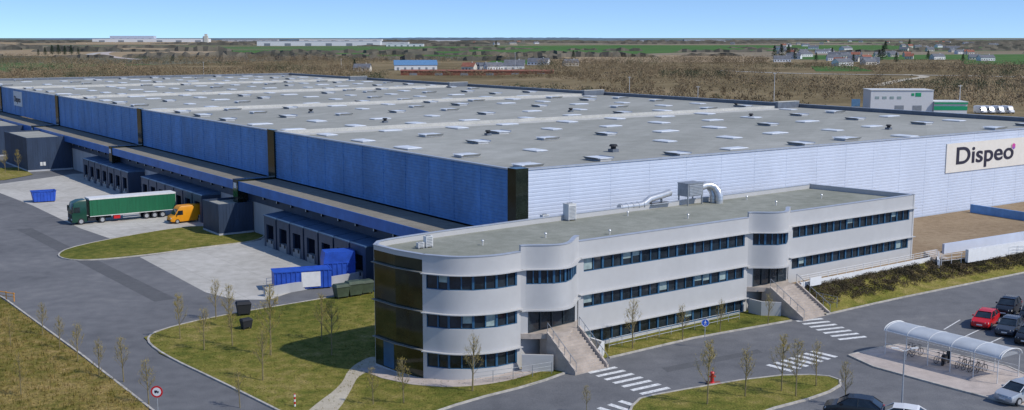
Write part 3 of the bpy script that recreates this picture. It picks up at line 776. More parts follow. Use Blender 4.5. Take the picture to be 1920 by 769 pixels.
lowwall("low blue clad wall by the warehouse front", [P(1820, 398, TZ), P(1935, 416, TZ)], TZ, 4.6, 'blue', .3)
lowwall("white landing wall beside the near stone steps", [Op(-52.0, -4.2), Op(-49.9, -2.4), Op(-49.9, -.6)], .9, 2.2, 'offwhite', .25)
lowwall("white landing wall at the foot of the curved bay", [Op(-58.4, -1.6), Op(-56.4, -3.4)], .7, 2.3, 'office', .25)
lowwall("white landing wall beside the far stone steps", [Op(-27.3, -3.6), Op(-28.6, -2.2), Op(-28.6, -.6)], 1.2, 2.8, 'office', .25)
railing("railing", "thin grey railing in front of the lower windows", PP([(1142, 655), (1386, 600)]), 0, 1.0, 'galv', zf=lambda x: gz(x))
railing("railing", "curved grey handrail along the ground floor pavement", [Op(-57, -3.9), Op(-60, -3), Op(-63.5, -1.6)], 0, 1.0, 'galvdark', zf=lambda x: gz(x) + .1)
railing("railing", "grey handrail beside the grass bank steps", [Op(-21.6, -2.4), Op(-21.6, -6.0)], 2.0, 1.0, 'galvdark')
railing("railing", "white ramp railing beside the loading yard", PP([(500, 541), (560, 533), (706, 505)]), .1, 1.1, 'offwhite')
lowwall("long grey ramp wall beside the loading yard", PP([(496, 556), (560, 545), (706, 520)]), 0, 1.0, 'greywall', .4)
q = P(1768, 490, TZ); t = empty("terrace_steps", "short flight of stone steps on the terrace", "steps", (q[0], q[1], TZ - .4), WA)
b = MB()
for i in range(6): b.box(-1.2, 1.2, .3 * i, .3 * i + .3, 0, .4 + .17 * (i + 1))
b.make("steps", ['step'], t)
t = empty("notice_sign", "small white rectangular sign beside the entrance steps", "sign", (Op(-20.8, -2.6)[0], Op(-20.8, -2.6)[1], 2.6), OA)
b = MB(); b.box(-.9, .9, -.05, 0, .9, 1.8); b.make("panel", ['white'], t)
for x in (-.76, .76):
    b = MB(); b.box(x - .04, x + .04, 0, .06, -.4, 1.7); b.make("post", ['galv'], t)

# ------------------------------------------------------------------ vehicles
def wheel(par, x, y, r, w, sd):
    b = MB(); b.tube([(x, y - w / 2, r), (x, y + w / 2, r)], r, 18); t = b.make("wheel", ['rubber'], par)
    b = MB(); yy = y + sd * (w / 2 + .012); b.tube([(x, yy - sd * .03, r), (x, yy, r)], r * .62, 12); b.make("rim", ['galv'], t)
def build_car(lab, paint, suv=False, loc=(0, 0), rot=0, hatch=True):
    t = empty("parked_car", lab, "car", (loc[0], loc[1], gz(loc[0])), rot, "cars parked at the office")
    k = 1.12 if suv else 1.0
    b = MB(); secs = []
    for x, w, zl, zb in [(2.12, .62, .38, .62), (2.05, .78, .28, .74), (1.7, .87, .22, .86), (1.1, .89, .2, .97), (.4, .9, .2, 1.0), (-.8, .9, .2, 1.0), (-1.6, .88, .22, 1.0), (-1.98, .8, .28, .95), (-2.1, .68, .4, .8)]:
        zb *= k; zm = zl + (zb - zl) * .6
        secs.append([(x, -w * .9, zl), (x, -w, zl + .12), (x, -w, zm), (x, -w * .92, zb), (x, w * .92, zb), (x, w, zm), (x, w, zl + .12), (x, w * .9, zl)])
    b.loft(secs); b.make("body", [paint], t, smooth=True)
    b = MB(); g = []
    xr = -1.95 if hatch else -1.5
    for x, wb, wt, z1 in [(1.15, .76, .74, 1.0), (.35, .8, .66, 1.42), (-.3, .81, .67, 1.47), (-1.2, .8, .65, 1.44), (xr, .72, .66, 1.02)]:
        g.append([(x, -wb, .95 * k), (x, -wt, z1 * k), (x, wt, z1 * k), (x, wb, .95 * k)])
    b.loft(g); b.make("windows", ['glass'], t, smooth=False)
    b = MB(); g = []
    for x, wt, z1 in [(.42, .62, 1.425), (-.3, .655, 1.475), (-1.2, .635, 1.445), (-1.36, .6, 1.38)]:
        g.append([(x, -wt, z1 * k), (x, -wt * .9, z1 * k + .035), (x, wt * .9, z1 * k + .035), (x, wt, z1 * k)])
    b.loft(g)
    for sd in (-1, 1):
        b.tube([(1.13, sd * .75, 1.0 * k), (.4, sd * .665, 1.43 * k)], .035, 5); b.tube([(-.35, sd * .82, 1.0 * k), (-.35, sd * .68, 1.47 * k)], .035, 5)
        b.tube([(-1.2, sd * .655, 1.44 * k), (xr, sd * .73, 1.02 * k)], .05, 5)
    b.make("roof", [paint], t)
    for x in (1.35, -1.3):
        for sd in (-1, 1): wheel(t, x, sd * .83, .33 * (1.08 if suv else 1), .2, sd)
    for sd in (-1, 1):
        b = MB(); b.loft([[(1.93, sd * .5, .62 * k), (1.93, sd * .8, .62 * k), (1.88, sd * .8, .76 * k), (1.93, sd * .5, .76 * k)], [(2.12, sd * .5, .62 * k), (1.99, sd * .79, .62 * k), (1.92, sd * .78, .76 * k), (2.07, sd * .5, .74 * k)]]); b.make("headlight", ['lamp'], t)
        b = MB(); b.box(-2.1, -1.9, sd * .55, sd * .8, .74 * k, .92 * k); b.make("tail_light", ['tail'], t)
        b = MB(); b.box(.72, .9, sd * .88, sd * 1.02, .98 * k, 1.1 * k); b.make("mirror", [paint], t)
    b = MB(); b.box(2.1, 2.14, -.26, .26, .42, .53); b.make("number_plate", ['white'], t)
    b = MB(); b.box(2.06, 2.11, -.42, .42, .56, .66); b.make("grille", ['dark'], t)
    return t
HC = math.atan2(-.8, -.6)
def car(u, v, lab, paint, suv=False, rot=HC): build_car(lab, paint, suv, P(u, v), rot)
car(1847, 610, "bright red hatchback parked in the car park", 'red')
car(1890, 588, "black sport utility car parked in the car park", 'carblack', True)
car(1893, 624, "dark grey car parked beside a red hatchback", 'cargrey')
car(1935, 600, "dark car parked at the edge of the car park", 'carblack', True)
car(1930, 640, "black car parked in the row", 'carblack')
car(1912, 750, "silver hatchback near the bicycle shelter", 'silver', False, math.atan2(-.5, -.85))
car(1600, 783, "black car with dark roof near the lawn", 'carblack', True, math.atan2(.4, -.9))
car(1685, 797, "white estate car near the lawn", 'carwhite', False, math.atan2(.4, -.9))

def build_van(lab, paint, loc, rot, group=None, z=None):
    t = empty("delivery_van", lab, "van", (loc[0], loc[1], gz(loc[0]) if z is None else z), rot, group)
    b = MB(); S = []
    for x, w, zl, zt in [(2.9, .8, .45, .95), (2.75, .92, .35, 1.15), (2.2, .98, .3, 1.35), (1.7, 1.0, .3, 2.2), (1.4, 1.0, .3, 2.6), (1.1, 1.0, .3, 2.72), (-2.8, 1.0, .3, 2.72), (-2.87, .98, .35, 2.66)]:
        S.append([(x, -w * .95, zl), (x, -w, zl + .2), (x, -w * .98, zt - .18 if zt > 1.5 else zt - .08), (x, -w * .9, zt), (x, w * .9, zt), (x, w * .98, zt - .18 if zt > 1.5 else zt - .08), (x, w, zl + .2), (x, w * .95, zl)])
    b.loft(S); b.make("body", [paint], t, smooth=True)
    b = MB(); b.add([(2.21, -.8, 1.39), (2.21, .8, 1.39), (1.72, .78, 2.22), (1.72, -.78, 2.22)], [(0, 1, 2, 3)]); b.make("windscreen", ['glass'], t)
    for sd in (-1, 1):
        b = MB(); b.add([(2.05, sd * 1.005, 1.35), (.95, sd * 1.012, 1.35), (.95, sd * 1.012, 2.05), (1.7, sd * 1.01, 2.05)], [(0, 1, 2, 3)]); b.make("side_window", ['glass'], t)
        b = MB(); b.box(2.72, 2.9, sd * .55, sd * .85, .8, 1.0); b.make("headlight", ['lamp'], t)
        b = MB(); b.box(1.85, 2.0, sd * 1.02, sd * 1.22, 1.35, 1.65); b.make("mirror", ['rubber'], t)
        for x in (1.9, -1.75): wheel(t, x, sd * .9, .36, .24, sd)
    b = MB(); b.box(2.86, 2.95, -.7, .7, .35, .6); b.make("bumper", ['rubber'], t)
    return t
build_van("bright yellow-orange delivery van backed up to the docks", 'yellow', P(350, 416), WA + math.pi + .05)

def lorry():
    a = P(132, 421); t = empty("articulated_lorry", "green curtain-sided articulated lorry with white roof edge at the docks", "truck", (a[0], a[1], 0), WA + .0)
    b = MB(); S = []
    for x, zb, zt in [(0, .45, 2.2), (.08, .4, 2.7), (.35, .4, 3.45), (1.2, .4, 3.8), (2.25, .4, 3.85)]:
        S.append([(x, -1.2, zb), (x, -1.24, zb + .3), (x, -1.22, zt - .3), (x, -1.05, zt), (x, 1.05, zt), (x, 1.22, zt - .3), (x, 1.24, zb + .3), (x, 1.2, zb)])
    b.loft(S); b.make("cab", ['cabgreen'], t, smooth=True)
    b = MB(); b.add([(-.02, -1.08, 1.85), (-.02, 1.08, 1.85), (.19, 1.02, 3.0), (.19, -1.02, 3.0)], [(0, 1, 2, 3)]); b.make("windscreen", ['glass'], t)
    for sd in (-1, 1):
        b = MB(); b.add([(.3, sd * 1.25, 1.9), (1.25, sd * 1.25, 1.9), (1.25, sd * 1.24, 2.75), (.42, sd * 1.24, 2.75)], [(0, 1, 2, 3)]); b.make("side_window", ['glass'], t)
        b = MB(); b.box(-.04, .06, sd * .75, sd * 1.12, .75, 1.0); b.make("headlight", ['lamp'], t)
        b = MB(); b.box(.0, .2, sd * 1.3, sd * 1.5, 2.0, 2.9); b.make("mirror", ['rubber'], t)
        for x in (1.35, 4.6, 11.6, 12.9, 14.2): wheel(t, x, sd * 1.08, .5, .32, sd)
    b = MB(); b.box(-.05, 0, -.9, .9, 1.05, 1.6); b.box(-.06, .1, -1.2, 1.2, .4, .7); b.make("grille", ['dark'], t)
    b = MB(); b.box(2.3, 6.2, -.45, .45, .6, 1.05); b.box(2.4, 3.6, -1.15, -.6, .45, .95); b.box(3, 16.3, -.4, .4, 1.05, 1.2); b.make("chassis", ['rubber'], t)
    tr = MB(); tr.box(2.75, 16.4, -1.27, 1.27, 1.2, 3.75, 0)
    for k in range(18): tr.box(3.1 + k * .75, 3.14 + k * .75, -1.29, -1.27, 1.25, 3.7, 0)
    tr.make("trailer_body", ['truckgreen'], t)
    b = MB(); b.box(2.7, 16.45, -1.3, 1.3, 3.75, 4.0); b.make("trailer_roof", ['white'], t)
    b = MB(); b.box(2.72, 16.42, -1.3, -1.27, 1.1, 1.2); b.box(16.4, 16.44, -1.25, 1.25, 1.2, 3.74); b.make("trailer_trim", ['offwhite'], t)
    b = MB(); b.box(6.4, 7.4, -1.2, -.7, .5, 1.0); b.make("side_box", ['red'], t)
    b = MB(); b.box(7.8, 10.6, -1.22, -1.18, .5, .62); b.box(7.8, 10.6, -1.22, -1.18, .8, .92); b.make("side_guard", ['galv'], t)
lorry()

def skip(u, v, lab, rot, L=3.4, w=1.9, h=1.5, m='bluepaint', sg=False):
    a = P(u, v); t = empty("waste_container", lab, "waste container", (a[0], a[1], gz(a[0])), rot)
    b = MB()
    i0, i1 = (.3, .2) if not sg else (.02, .02)
    prof = [(-L / 2 + i0, .15), (L / 2 - i1, .15), (L / 2, h), (-L / 2, h)]
    for sd in (-1, 1):
        y = sd * w / 2; y2 = sd * (w / 2 - .06)
        b.add([(x, y, z) for x, z in prof] + [(x, y2, z) for x, z in prof], [(0, 1, 2, 3), (7, 6, 5, 4), (0, 4, 5, 1), (1, 5, 6, 2), (2, 6, 7, 3), (3, 7, 4, 0)])
    for i, j in ((0, 1), (1, 2), (3, 0)):
        (xa, za), (xb, zb) = prof[i], prof[j]
        b.add([(xa, -w / 2, za), (xa, w / 2, za), (xb, w / 2, zb), (xb, -w / 2, zb)], [(0, 1, 2, 3)])
    b.make("body", [m], t)
    b = MB()
    n = int(L / .6)
    for k in range(n + 1):
        x = -L / 2 + .35 + (L - .7) * k / n
        for sd in (-1, 1): b.box(x - .05, x + .05, sd * w / 2, sd * (w / 2 + .08), .2, h)
    for sd in (-1, 1): b.box(-L / 2 - .05, L / 2 + .05, sd * (w / 2 - .05), sd * (w / 2 + .1), h, h + .1)
    b.box(-L / 2 - .08, -L / 2 + .06, -w / 2, w / 2, h, h + .1); b.box(L / 2 - .06, L / 2 + .08, -w / 2, w / 2, h, h + .1); b.make("rib", [m], t)
    if sg: b = MB(); b.box(-L / 2 + .07, L / 2 - .07, -w / 2 + .06, w / 2 - .06, h - .1, h + .06); b.make("lid", [m], t)
    else: b = MB(); b.box(-L / 2 + .2, L / 2 - .2, -w / 2 + .1, w / 2 - .1, h - .35, h - .25); b.make("load", ['navy'], t)
    b = MB(); b.box(-L / 2 + .3, L / 2 - .3, -w / 3, -w / 3 + .15, 0, .15); b.box(-L / 2 + .3, L / 2 - .3, w / 3 - .15, w / 3, 0, .15); b.make("skid", ['rubber'], t)
    if sg:
        b = MB(); b.box(-.2, 2.0, -w / 2 - .11, -w / 2 - .085, .35, h - .1); b.make("placard", ['white'], t)
    return t
skip(82, 378, "open blue waste skip in the loading yard", WA - .1, 4.0, 2.2, 1.9)
skip(566, 540, "long blue waste container with a white placard", WA - .28, 6.6, 2.4, 2.2, 'bluepaint', True)
a = P(634, 524); t = empty("waste_compactor", "tall blue waste compactor beside the loading ramp", "waste compactor", (a[0], a[1], 0), WA - .28)
b = MB(); b.loft([[(-1.9, -1.2, .3), (1.9, -1.2, .3), (1.9, 1.2, .3), (-1.9, 1.2, .3)], [(-1.9, -1.2, 2.6), (1.9, -1.2, 2.6), (1.9, 1.2, 2.6), (-1.9, 1.2, 2.6)], [(-1.7, -1.2, 3.6), (1.9, -1.2, 3.6), (1.9, 1.2, 3.6), (-1.7, 1.2, 3.6)]]); b.make("body", ['bluepaint'], t)
b = MB()
for k in range(6): b.box(-1.5 + k * .6, -1.4 + k * .6, -1.28, -1.2, .3, 2.2)
b.box(-1.95, 1.95, -1.27, -1.2, 2.2, 2.32); b.make("rib", ['bluepaint'], t)
b = MB(); b.box(-1.6, 1.6, -.9, -.7, 0, .3); b.box(-1.6, 1.6, .7, .9, 0, .3); b.make("skid", ['rubber'], t)
def wheelie(u, v, lab, m, s=1.0, rot=0):
    a = P(u, v); t = empty("wheeled_bin", lab, "bin", (a[0], a[1], gz(a[0]) + .09), rot, "wheeled bins near the lawn")
    b = MB(); b.loft([[(-.55 * s, -.4 * s, .2), (.55 * s, -.4 * s, .2), (.55 * s, .4 * s, .2), (-.55 * s, .4 * s, .2)], [(-.68 * s, -.5 * s, 1.1 * s), (.68 * s, -.5 * s, 1.1 * s), (.68 * s, .5 * s, 1.1 * s), (-.68 * s, .5 * s, 1.1 * s)]]); b.make("body", [m], t)
    b = MB(); b.loft([[(-.72 * s, -.55 * s, 1.1 * s), (.72 * s, -.55 * s, 1.1 * s), (.72 * s, .55 * s, 1.1 * s), (-.72 * s, .55 * s, 1.1 * s)], [(-.6 * s, -.3 * s, 1.32 * s), (.6 * s, -.3 * s, 1.32 * s), (.6 * s, .45 * s, 1.32 * s), (-.6 * s, .45 * s, 1.32 * s)]]); b.make("lid", [m], t)
    for x in (-.45, .45):
        for y in (-.3, .3):
            b = MB(); b.tube([(x * s, y * s - .03, .1), (x * s, y * s + .03, .1)], .1, 10); b.make("wheel", ['rubber'], t)
wheelie(457, 592, "black wheeled bin on the lawn edge", 'rubber', 1.1, .4)
wheelie(462, 618, "black wheeled bin standing on the lawn", 'rubber', .8, .7)
wheelie(640, 560, "olive green wheeled container beside the ramp", 'green_bin', 1.2, WA)
wheelie(664, 556, "olive green wheeled container beside the ramp", 'green_bin', 1.3, WA)
wheelie(686, 552, "olive green wheeled container beside the ramp", 'green_bin', 1.2, WA)

# bicycle shelter
a = P(1659, 668); BZ = gz(a[0] + 3) + .1
t = empty("bicycle_shelter", "long bicycle shelter with curved translucent roof and metal hoops", "bike shelter", (a[0], a[1], BZ), WA)
LS, WS = 10.6, 3.0
def arch(x0, n=12): return [(x0 + (WS / 2) * (1 - math.cos(math.pi * i / n)), 2.1 + .6 * math.sin(math.pi * i / n)) for i in range(n + 1)]
b = MB(); ar = arch(0); vs = []
for y in (.2, -LS - .2): vs += [(x, y, z) for x, z in ar]
m_ = len(ar); b.add(vs, [(i, i + 1, m_ + i + 1, m_ + i) for i in range(m_ - 1)]); b.make("curved_roof", ['poly'], t, smooth=True, fix=False)
for k in range(6):
    y = -LS * k / 5; b = MB(); b.tube([(0, y, 0), (0, y, 2.1)] + [(x, y, z - .02) for x, z in ar[1:-1]] + [(WS, y, 2.1), (WS, y, 0)], .04, 7); b.make("hoop", ['offwhite'], t)
b = MB()
for i in (0, 12): b.tube([(ar[i][0], .2, ar[i][1] + .02), (ar[i][0], -LS - .2, ar[i][1] + .02)], .05, 6)
for i in (0, 1): b.tube([(x, (.2, -LS - .2)[i], z + .02) for x, z in ar], .045, 6)
b.tube([(WS, 0, 1.0), (WS, -LS, 1.0)], .03, 6); b.tube([(WS, 0, .4), (WS, -LS, .4)], .03, 6); b.tube([(0, 0, 1.0), (0, -LS, 1.0)], .025, 6); b.make("rail", ['offwhite'], t)
b = MB()
for y in (0.02, -LS - .02): b.add([(x, y, z) for x, z in ar], [tuple(range(m_))])
b.make("gable_panel", ['gable'], t, fix=False)
def bike(x, y, rot, lab):
    q = (a[0] + dR[0] * x + dL[0] * y, a[1] + dR[1] * x + dL[1] * y)
    t = empty("bicycle", lab, "bicycle", (q[0], q[1], BZ), rot, "bicycles in the shelter")
    for x_ in (-.5, .5):
        b = MB(); b.ring((x_, 0, .34), .32, .025, 'y', 20, 5)
        for k in range(6):
            an = math.pi * k / 6; b.tube([(x_ + .32 * math.cos(an), 0, .34 + .32 * math.sin(an)), (x_ - .32 * math.cos(an), 0, .34 - .32 * math.sin(an))], .005, 4)
        b.make("wheel", ['rubber'], t)
    b = MB(); b.tube([(-.5, 0, .34), (-.05, 0, .32), (.38, 0, .8), (-.18, 0, .78), (-.05, 0, .32)], .02, 6); b.tube([(-.5, 0, .34), (-.18, 0, .78), (-.22, 0, .92)], .018, 6); b.tube([(.5, 0, .34), (.36, 0, .95)], .02, 6); b.make("frame", ['cargrey'], t)
    b = MB(); b.tube([(.3, -.28, .98), (.38, 0, .97), (.3, .28, .98)], .016, 6); b.make("handlebar", ['rubber'], t)
    b = MB(); b.loft([[(-.34, -.08, .92), (-.34, .08, .92), (-.34, .08, .96), (-.34, -.08, .96)], [(-.08, -.03, .92), (-.08, .03, .92), (-.08, .03, .95), (-.08, -.03, .95)]]); b.make("saddle", ['rubber'], t)
for x, y in ((1.7, -1.3), (1.8, -1.9), (1.7, -4.3), (1.8, -6.2), (1.75, -6.8), (1.7, -7.5), (1.8, -8.0)): bike(x, y, WA + U(-.15, .15), "dark bicycle leaning in the shelter rack")
q = (a[0] + dR[0] * 1.6 + dL[0] * -4.9, a[1] + dR[1] * 1.6 + dL[1] * -4.9)
t = empty("motor_scooter", "black motor scooter parked in the bicycle shelter", "scooter", (q[0], q[1], BZ), WA + .2)
b = MB(); S = []
for x, w, z0, z1 in [(-.8, .1, .5, .75), (-.5, .18, .35, .85), (-.1, .2, .3, .8), (.05, .15, .25, .4), (.35, .16, .25, .4), (.45, .2, .3, 1.0), (.6, .12, .5, 1.05)]: S.append([(x, -w, z0), (x, w, z0), (x, w * .8, z1), (x, -w * .8, z1)])
b.loft(S); b.make("body", ['carblack'], t)
for x_ in (-.6, .65):
    b = MB(); b.ring((x_, 0, .25), .18, .07, 'y', 16, 6); b.make("wheel", ['rubber'], t)
b = MB(); b.tube([(.5, -.3, 1.1), (.55, 0, 1.05), (.5, .3, 1.1)], .025, 6); b.make("handlebar", ['galvdark'], t)
b = MB(); b.box(-.6, -.1, -.13, .13, .82, .92); b.make("saddle", ['rubber'], t)

# ------------------------------------------------------------------ street furniture
def sign_round(u, v, lab, kind):
    a = P(u, v); rot = 0
    t = empty("traffic_sign", lab, "traffic sign", (a[0], a[1], gz(a[0]) + .08), rot)
    hh = 2.35
    b = MB(); b.tube([(0, 0, 0), (0, 0, hh)], .035, 8); b.make("post", ['galv'], t)
    if kind == 'red':
        b = MB(); b.tube([(0, -.06, hh), (0, -.04, hh)], .46, 28); b.make("rim", ['red'], t)
        b = MB(); b.tube([(0, -.07, hh), (0, -.062, hh)], .33, 28); b.make("face", ['white'], t)
        b = MB(); b.box(-.17, .05, -.085, -.072, hh - .06, hh + .11); b.box(.065, .16, -.085, -.072, hh - .06, hh + .05); b.box(-.12, -.06, -.085, -.072, hh - .11, hh - .065); b.box(.06, .12, -.085, -.072, hh - .11, hh - .065); b.make("truck_symbol", ['ink'], t)
    else:
        b = MB(); b.tube([(0, -.06, hh - .1), (0, -.04, hh - .1)], .36, 28); b.make("face", ['signblue'], t)
        b = MB(); c = hh - .1; b.ring((0, -.065, c), .33, .02, 'y', 28, 4); b.tube([(0, -.075, c + .17), (0, -.062, c + .17)], .045, 10); b.box(-.04, .04, -.075, -.062, c - .03, c + .12)
        for sd in (-1, 1): b.add([(0, -.07, c + 0), (sd * .03, -.07, c + 0), (sd * .11, -.07, c - .2), (sd * .07, -.07, c - .2)], [(0, 1, 2, 3)]); b.add([(sd * .03, -.07, c + .1), (sd * .03, -.07, c + .06), (sd * .12, -.07, c - .02), (sd * .13, -.07, c + .01)], [(0, 1, 2, 3)])
        b.make("walker_symbol", ['white'], t, fix=False)
sign_round(297, 792, "round red and white traffic sign on a grey post", 'red')
sign_round(1321, 652, "round blue pedestrian sign on a thin post", 'blue')
a = P(553, 764); t = empty("bollard", "red and white striped marker post on the lawn", "bollard", (a[0], a[1], gz(a[0]) + .08))
b = MB()
for k in range(5): b.tube([(0, 0, k * .2), (0, 0, k * .2 + .2)], .07, 12, mi=k % 2)
b.make("striped_post", ['white', 'red'], t)
b = MB(); b.tube([(0, 0, 1.0), (0, 0, 1.05)], [.08, .04], 12); b.make("cap", ['red'], t)
a = P(1335, 720); t = empty("fire_hydrant", "red fire hydrant on a small red base", "hydrant", (a[0], a[1], gz(a[0]) + .08))
b = MB(); b.tube([(0, 0, .05), (0, 0, .12), (0, 0, .75), (0, 0, .85), (0, 0, .95)], [.22, .15, .15, .2, .12], 14); b.make("barrel", ['red'], t, smooth=True)
for sd in (-1, 1):
    b = MB(); b.tube([(sd * .12, 0, .55), (sd * .28, 0, .55)], .07, 10); b.make("outlet", ['red'], t)
b = MB(); b.box(-.45, .7, -.4, .4, 0, .05); b.make("base_plate", ['roofred'], t)
a = P(1690, 775); t = empty("street_lamp", "slender grey street lamp with short double heads", "street lamp", (a[0], a[1], gz(a[0])))
b = MB(); b.tube([(0, 0, 0), (0, 0, 4.8)], [.08, .05], 8); b.make("post", ['galv'], t)
for sd in (-1, 1):
    b = MB(); b.tube([(0, 0, 4.75), (sd * .5, 0, 4.95)], .03, 6); b.loft([[(sd * .45, -.12, 4.9), (sd * .45, .12, 4.9), (sd * .45, .12, 5.0), (sd * .45, -.12, 5.0)], [(sd * 1.0, -.08, 4.98), (sd * 1.0, .08, 4.98), (sd * 1.0, .08, 5.04), (sd * 1.0, -.08, 5.04)]]); b.make("lamp_head", ['offwhite'], t)
a = P(12, 563); t = empty("barrier", "yellow swing barrier at the road edge", "barrier", (a[0], a[1], 0), -.5)
b = MB(); b.tube([(-1.6, 0, .9), (1.4, 0, .9)], .05, 8); b.tube([(-1.6, 0, .5), (1.4, 0, .5)], .035, 8); b.make("arm", ['yellow'], t)
for x in (-1.5, 0, 1.3):
    b = MB(); b.tube([(x, 0, 0), (x, 0, 1.0)], .05, 8); b.make("post", ['yellow'], t)

# ------------------------------------------------------------------ trees
def young_tree(hgt, seed, density=260):
    rs = random.Random(seed)
    t = empty("young_tree", "young bare tree with sparse yellow-green buds", "tree", group="young trees on the lawns")
    b = MB(); bx = rs.uniform(-.2, .2); by = rs.uniform(-.2, .2)
    b.tube([(0, 0, -.1), (bx * .4, by * .4, hgt * .35), (bx, by, hgt * .7), (bx * 1.2, by, hgt)], [.07, .055, .035, .01], 7)
    tips = []
    for k in range(30):
        z = hgt * rs.uniform(.28, .92); f = z / hgt; an = rs.uniform(0, 6.28); ln = (1.15 - f) * hgt * .32 * rs.uniform(.6, 1.1)
        p0 = Vector((bx * f, by * f, z)); p1 = p0 + Vector((math.cos(an) * ln * .5, math.sin(an) * ln * .5, ln * .65)); p2 = p1 + Vector((math.cos(an) * ln * .22, math.sin(an) * ln * .22, ln * .7))
        b.tube([p0, p1, p2], [.02, .012, .005], 4, cap=False)
        for _ in range(3):
            an2 = an + rs.uniform(-1, 1); p3 = p1 + Vector((math.cos(an2) * .7, math.sin(an2) * .7, rs.uniform(.6, 1.4))) * ln * .35; b.tube([p1, p3], [.01, .004], 4, cap=False); tips.append((p1, p3))
        tips.append((p1, p2))
    b.make("trunk", ['bark'], t)
    b = MB()
    for _ in range(density):
        p, q = rs.choice(tips); c = p.lerp(q, rs.random() * 1.15) + Vector((rs.gauss(0, .1), rs.gauss(0, .1), rs.gauss(0, .12)))
        d1 = Vector((rs.uniform(-.6, .6), rs.uniform(-.6, .6), rs.uniform(0, 1))).normalized() * rs.uniform(.08, .22); d2 = Vector((rs.uniform(-1, 1), rs.uniform(-1, 1), rs.uniform(-1, 1))).normalized() * .018
        b.add([c - d2, c + d2, c + d1], [(0, 1, 2)])
    b.make("crown", ['twig'], t, fix=False)
    return t
TV = [young_tree(5.6, 3, 1000), young_tree(4.6, 5, 420), young_tree(5.2, 8, 750)]
pos = [(338, 637, 0, .8), (383, 658, 1, .9), (405, 600, 1, .9), (508, 668, 0, 1.12), (603, 640, 2, .9), (622, 668, 0, .95), (493, 715, 1, 1), (436, 650, 1, .85), (430, 615, 2, .9), (232, 716, 1, .8), (279, 758, 1, .8), (80, 630, 1, .7), (112, 655, 1, .7), (146, 680, 1, .75), (186, 706, 1, .75),
       (1186, 655, 1, .95), (1465, 735, 0, .85), (1326, 760, 0, .9), (1397, 745, 1, .9), (1492, 745, 2, .85), (1530, 725, 1, .8), (886, 735, 1, 1.05), (757, 758, 1, .85), (1100, 775, 1, .5), (1585, 760, 1, .8), (1280, 640, 1, .8), (1350, 625, 1, .75), (1440, 610, 1, .7),
       (10, 325, 2, .9), (35, 322, 0, .9), (52, 318, 1, .9), (20, 650, 1, .7), (40, 745, 2, .7), (700, 760, 1, .7), (450, 765, 1, .7)]
used = set()
for u, v, k, s in pos:
    a = P(u, v); loc = (a[0], a[1], gz(a[0]) + .06)
    if k not in used: used.add(k); TV[k].location = loc; TV[k].scale = (s,) * 3; TV[k].rotation_euler[2] = U(0, 6)
    else: clone(TV[k], loc, U(0, 6), s * U(.92, 1.08))

def inpoly(x, y, poly):
    c = False; j = len(poly) - 1
    for i in range(len(poly)):
        xi, yi = poly[i]; xj, yj = poly[j]
        if (yi > y) != (yj > y) and x < (xj - xi) * (y - yi) / (yj - yi) + xi: c = not c
        j = i
    return c
def tufts(poly, n, name, m, h=.16, sz=.18):
    xs = [p[0] for p in poly]; ys_ = [p[1] for p in poly]; b = MB(); k = 0
    while k < n:
        x, y = U(min(xs), max(xs)), U(min(ys_), max(ys_)); k += 1
        if not inpoly(x, y, poly): continue
        z = gz(x) + .09
        for _ in range(3):
            a = U(0, 6.28); dx, dy = math.cos(a) * .03, math.sin(a) * .03; ox, oy = U(-.12, .12), U(-.12, .12)
            b.add([(x + ox - dx, y + oy - dy, z), (x + ox + dx, y + oy + dy, z), (x + ox + U(-.1, .1), y + oy + U(-.1, .1), z + h * U(.4, 1.2))], [(0, 1, 2)])
    b.make(name, [m], fix=False, kind="stuff", label="scattered tufts of rough grass")
tufts(lg, 11000, "grass_tufts", 'rough_grass', .35)
tufts(lawn, 7000, "grass_tufts", 'lawn', .10)

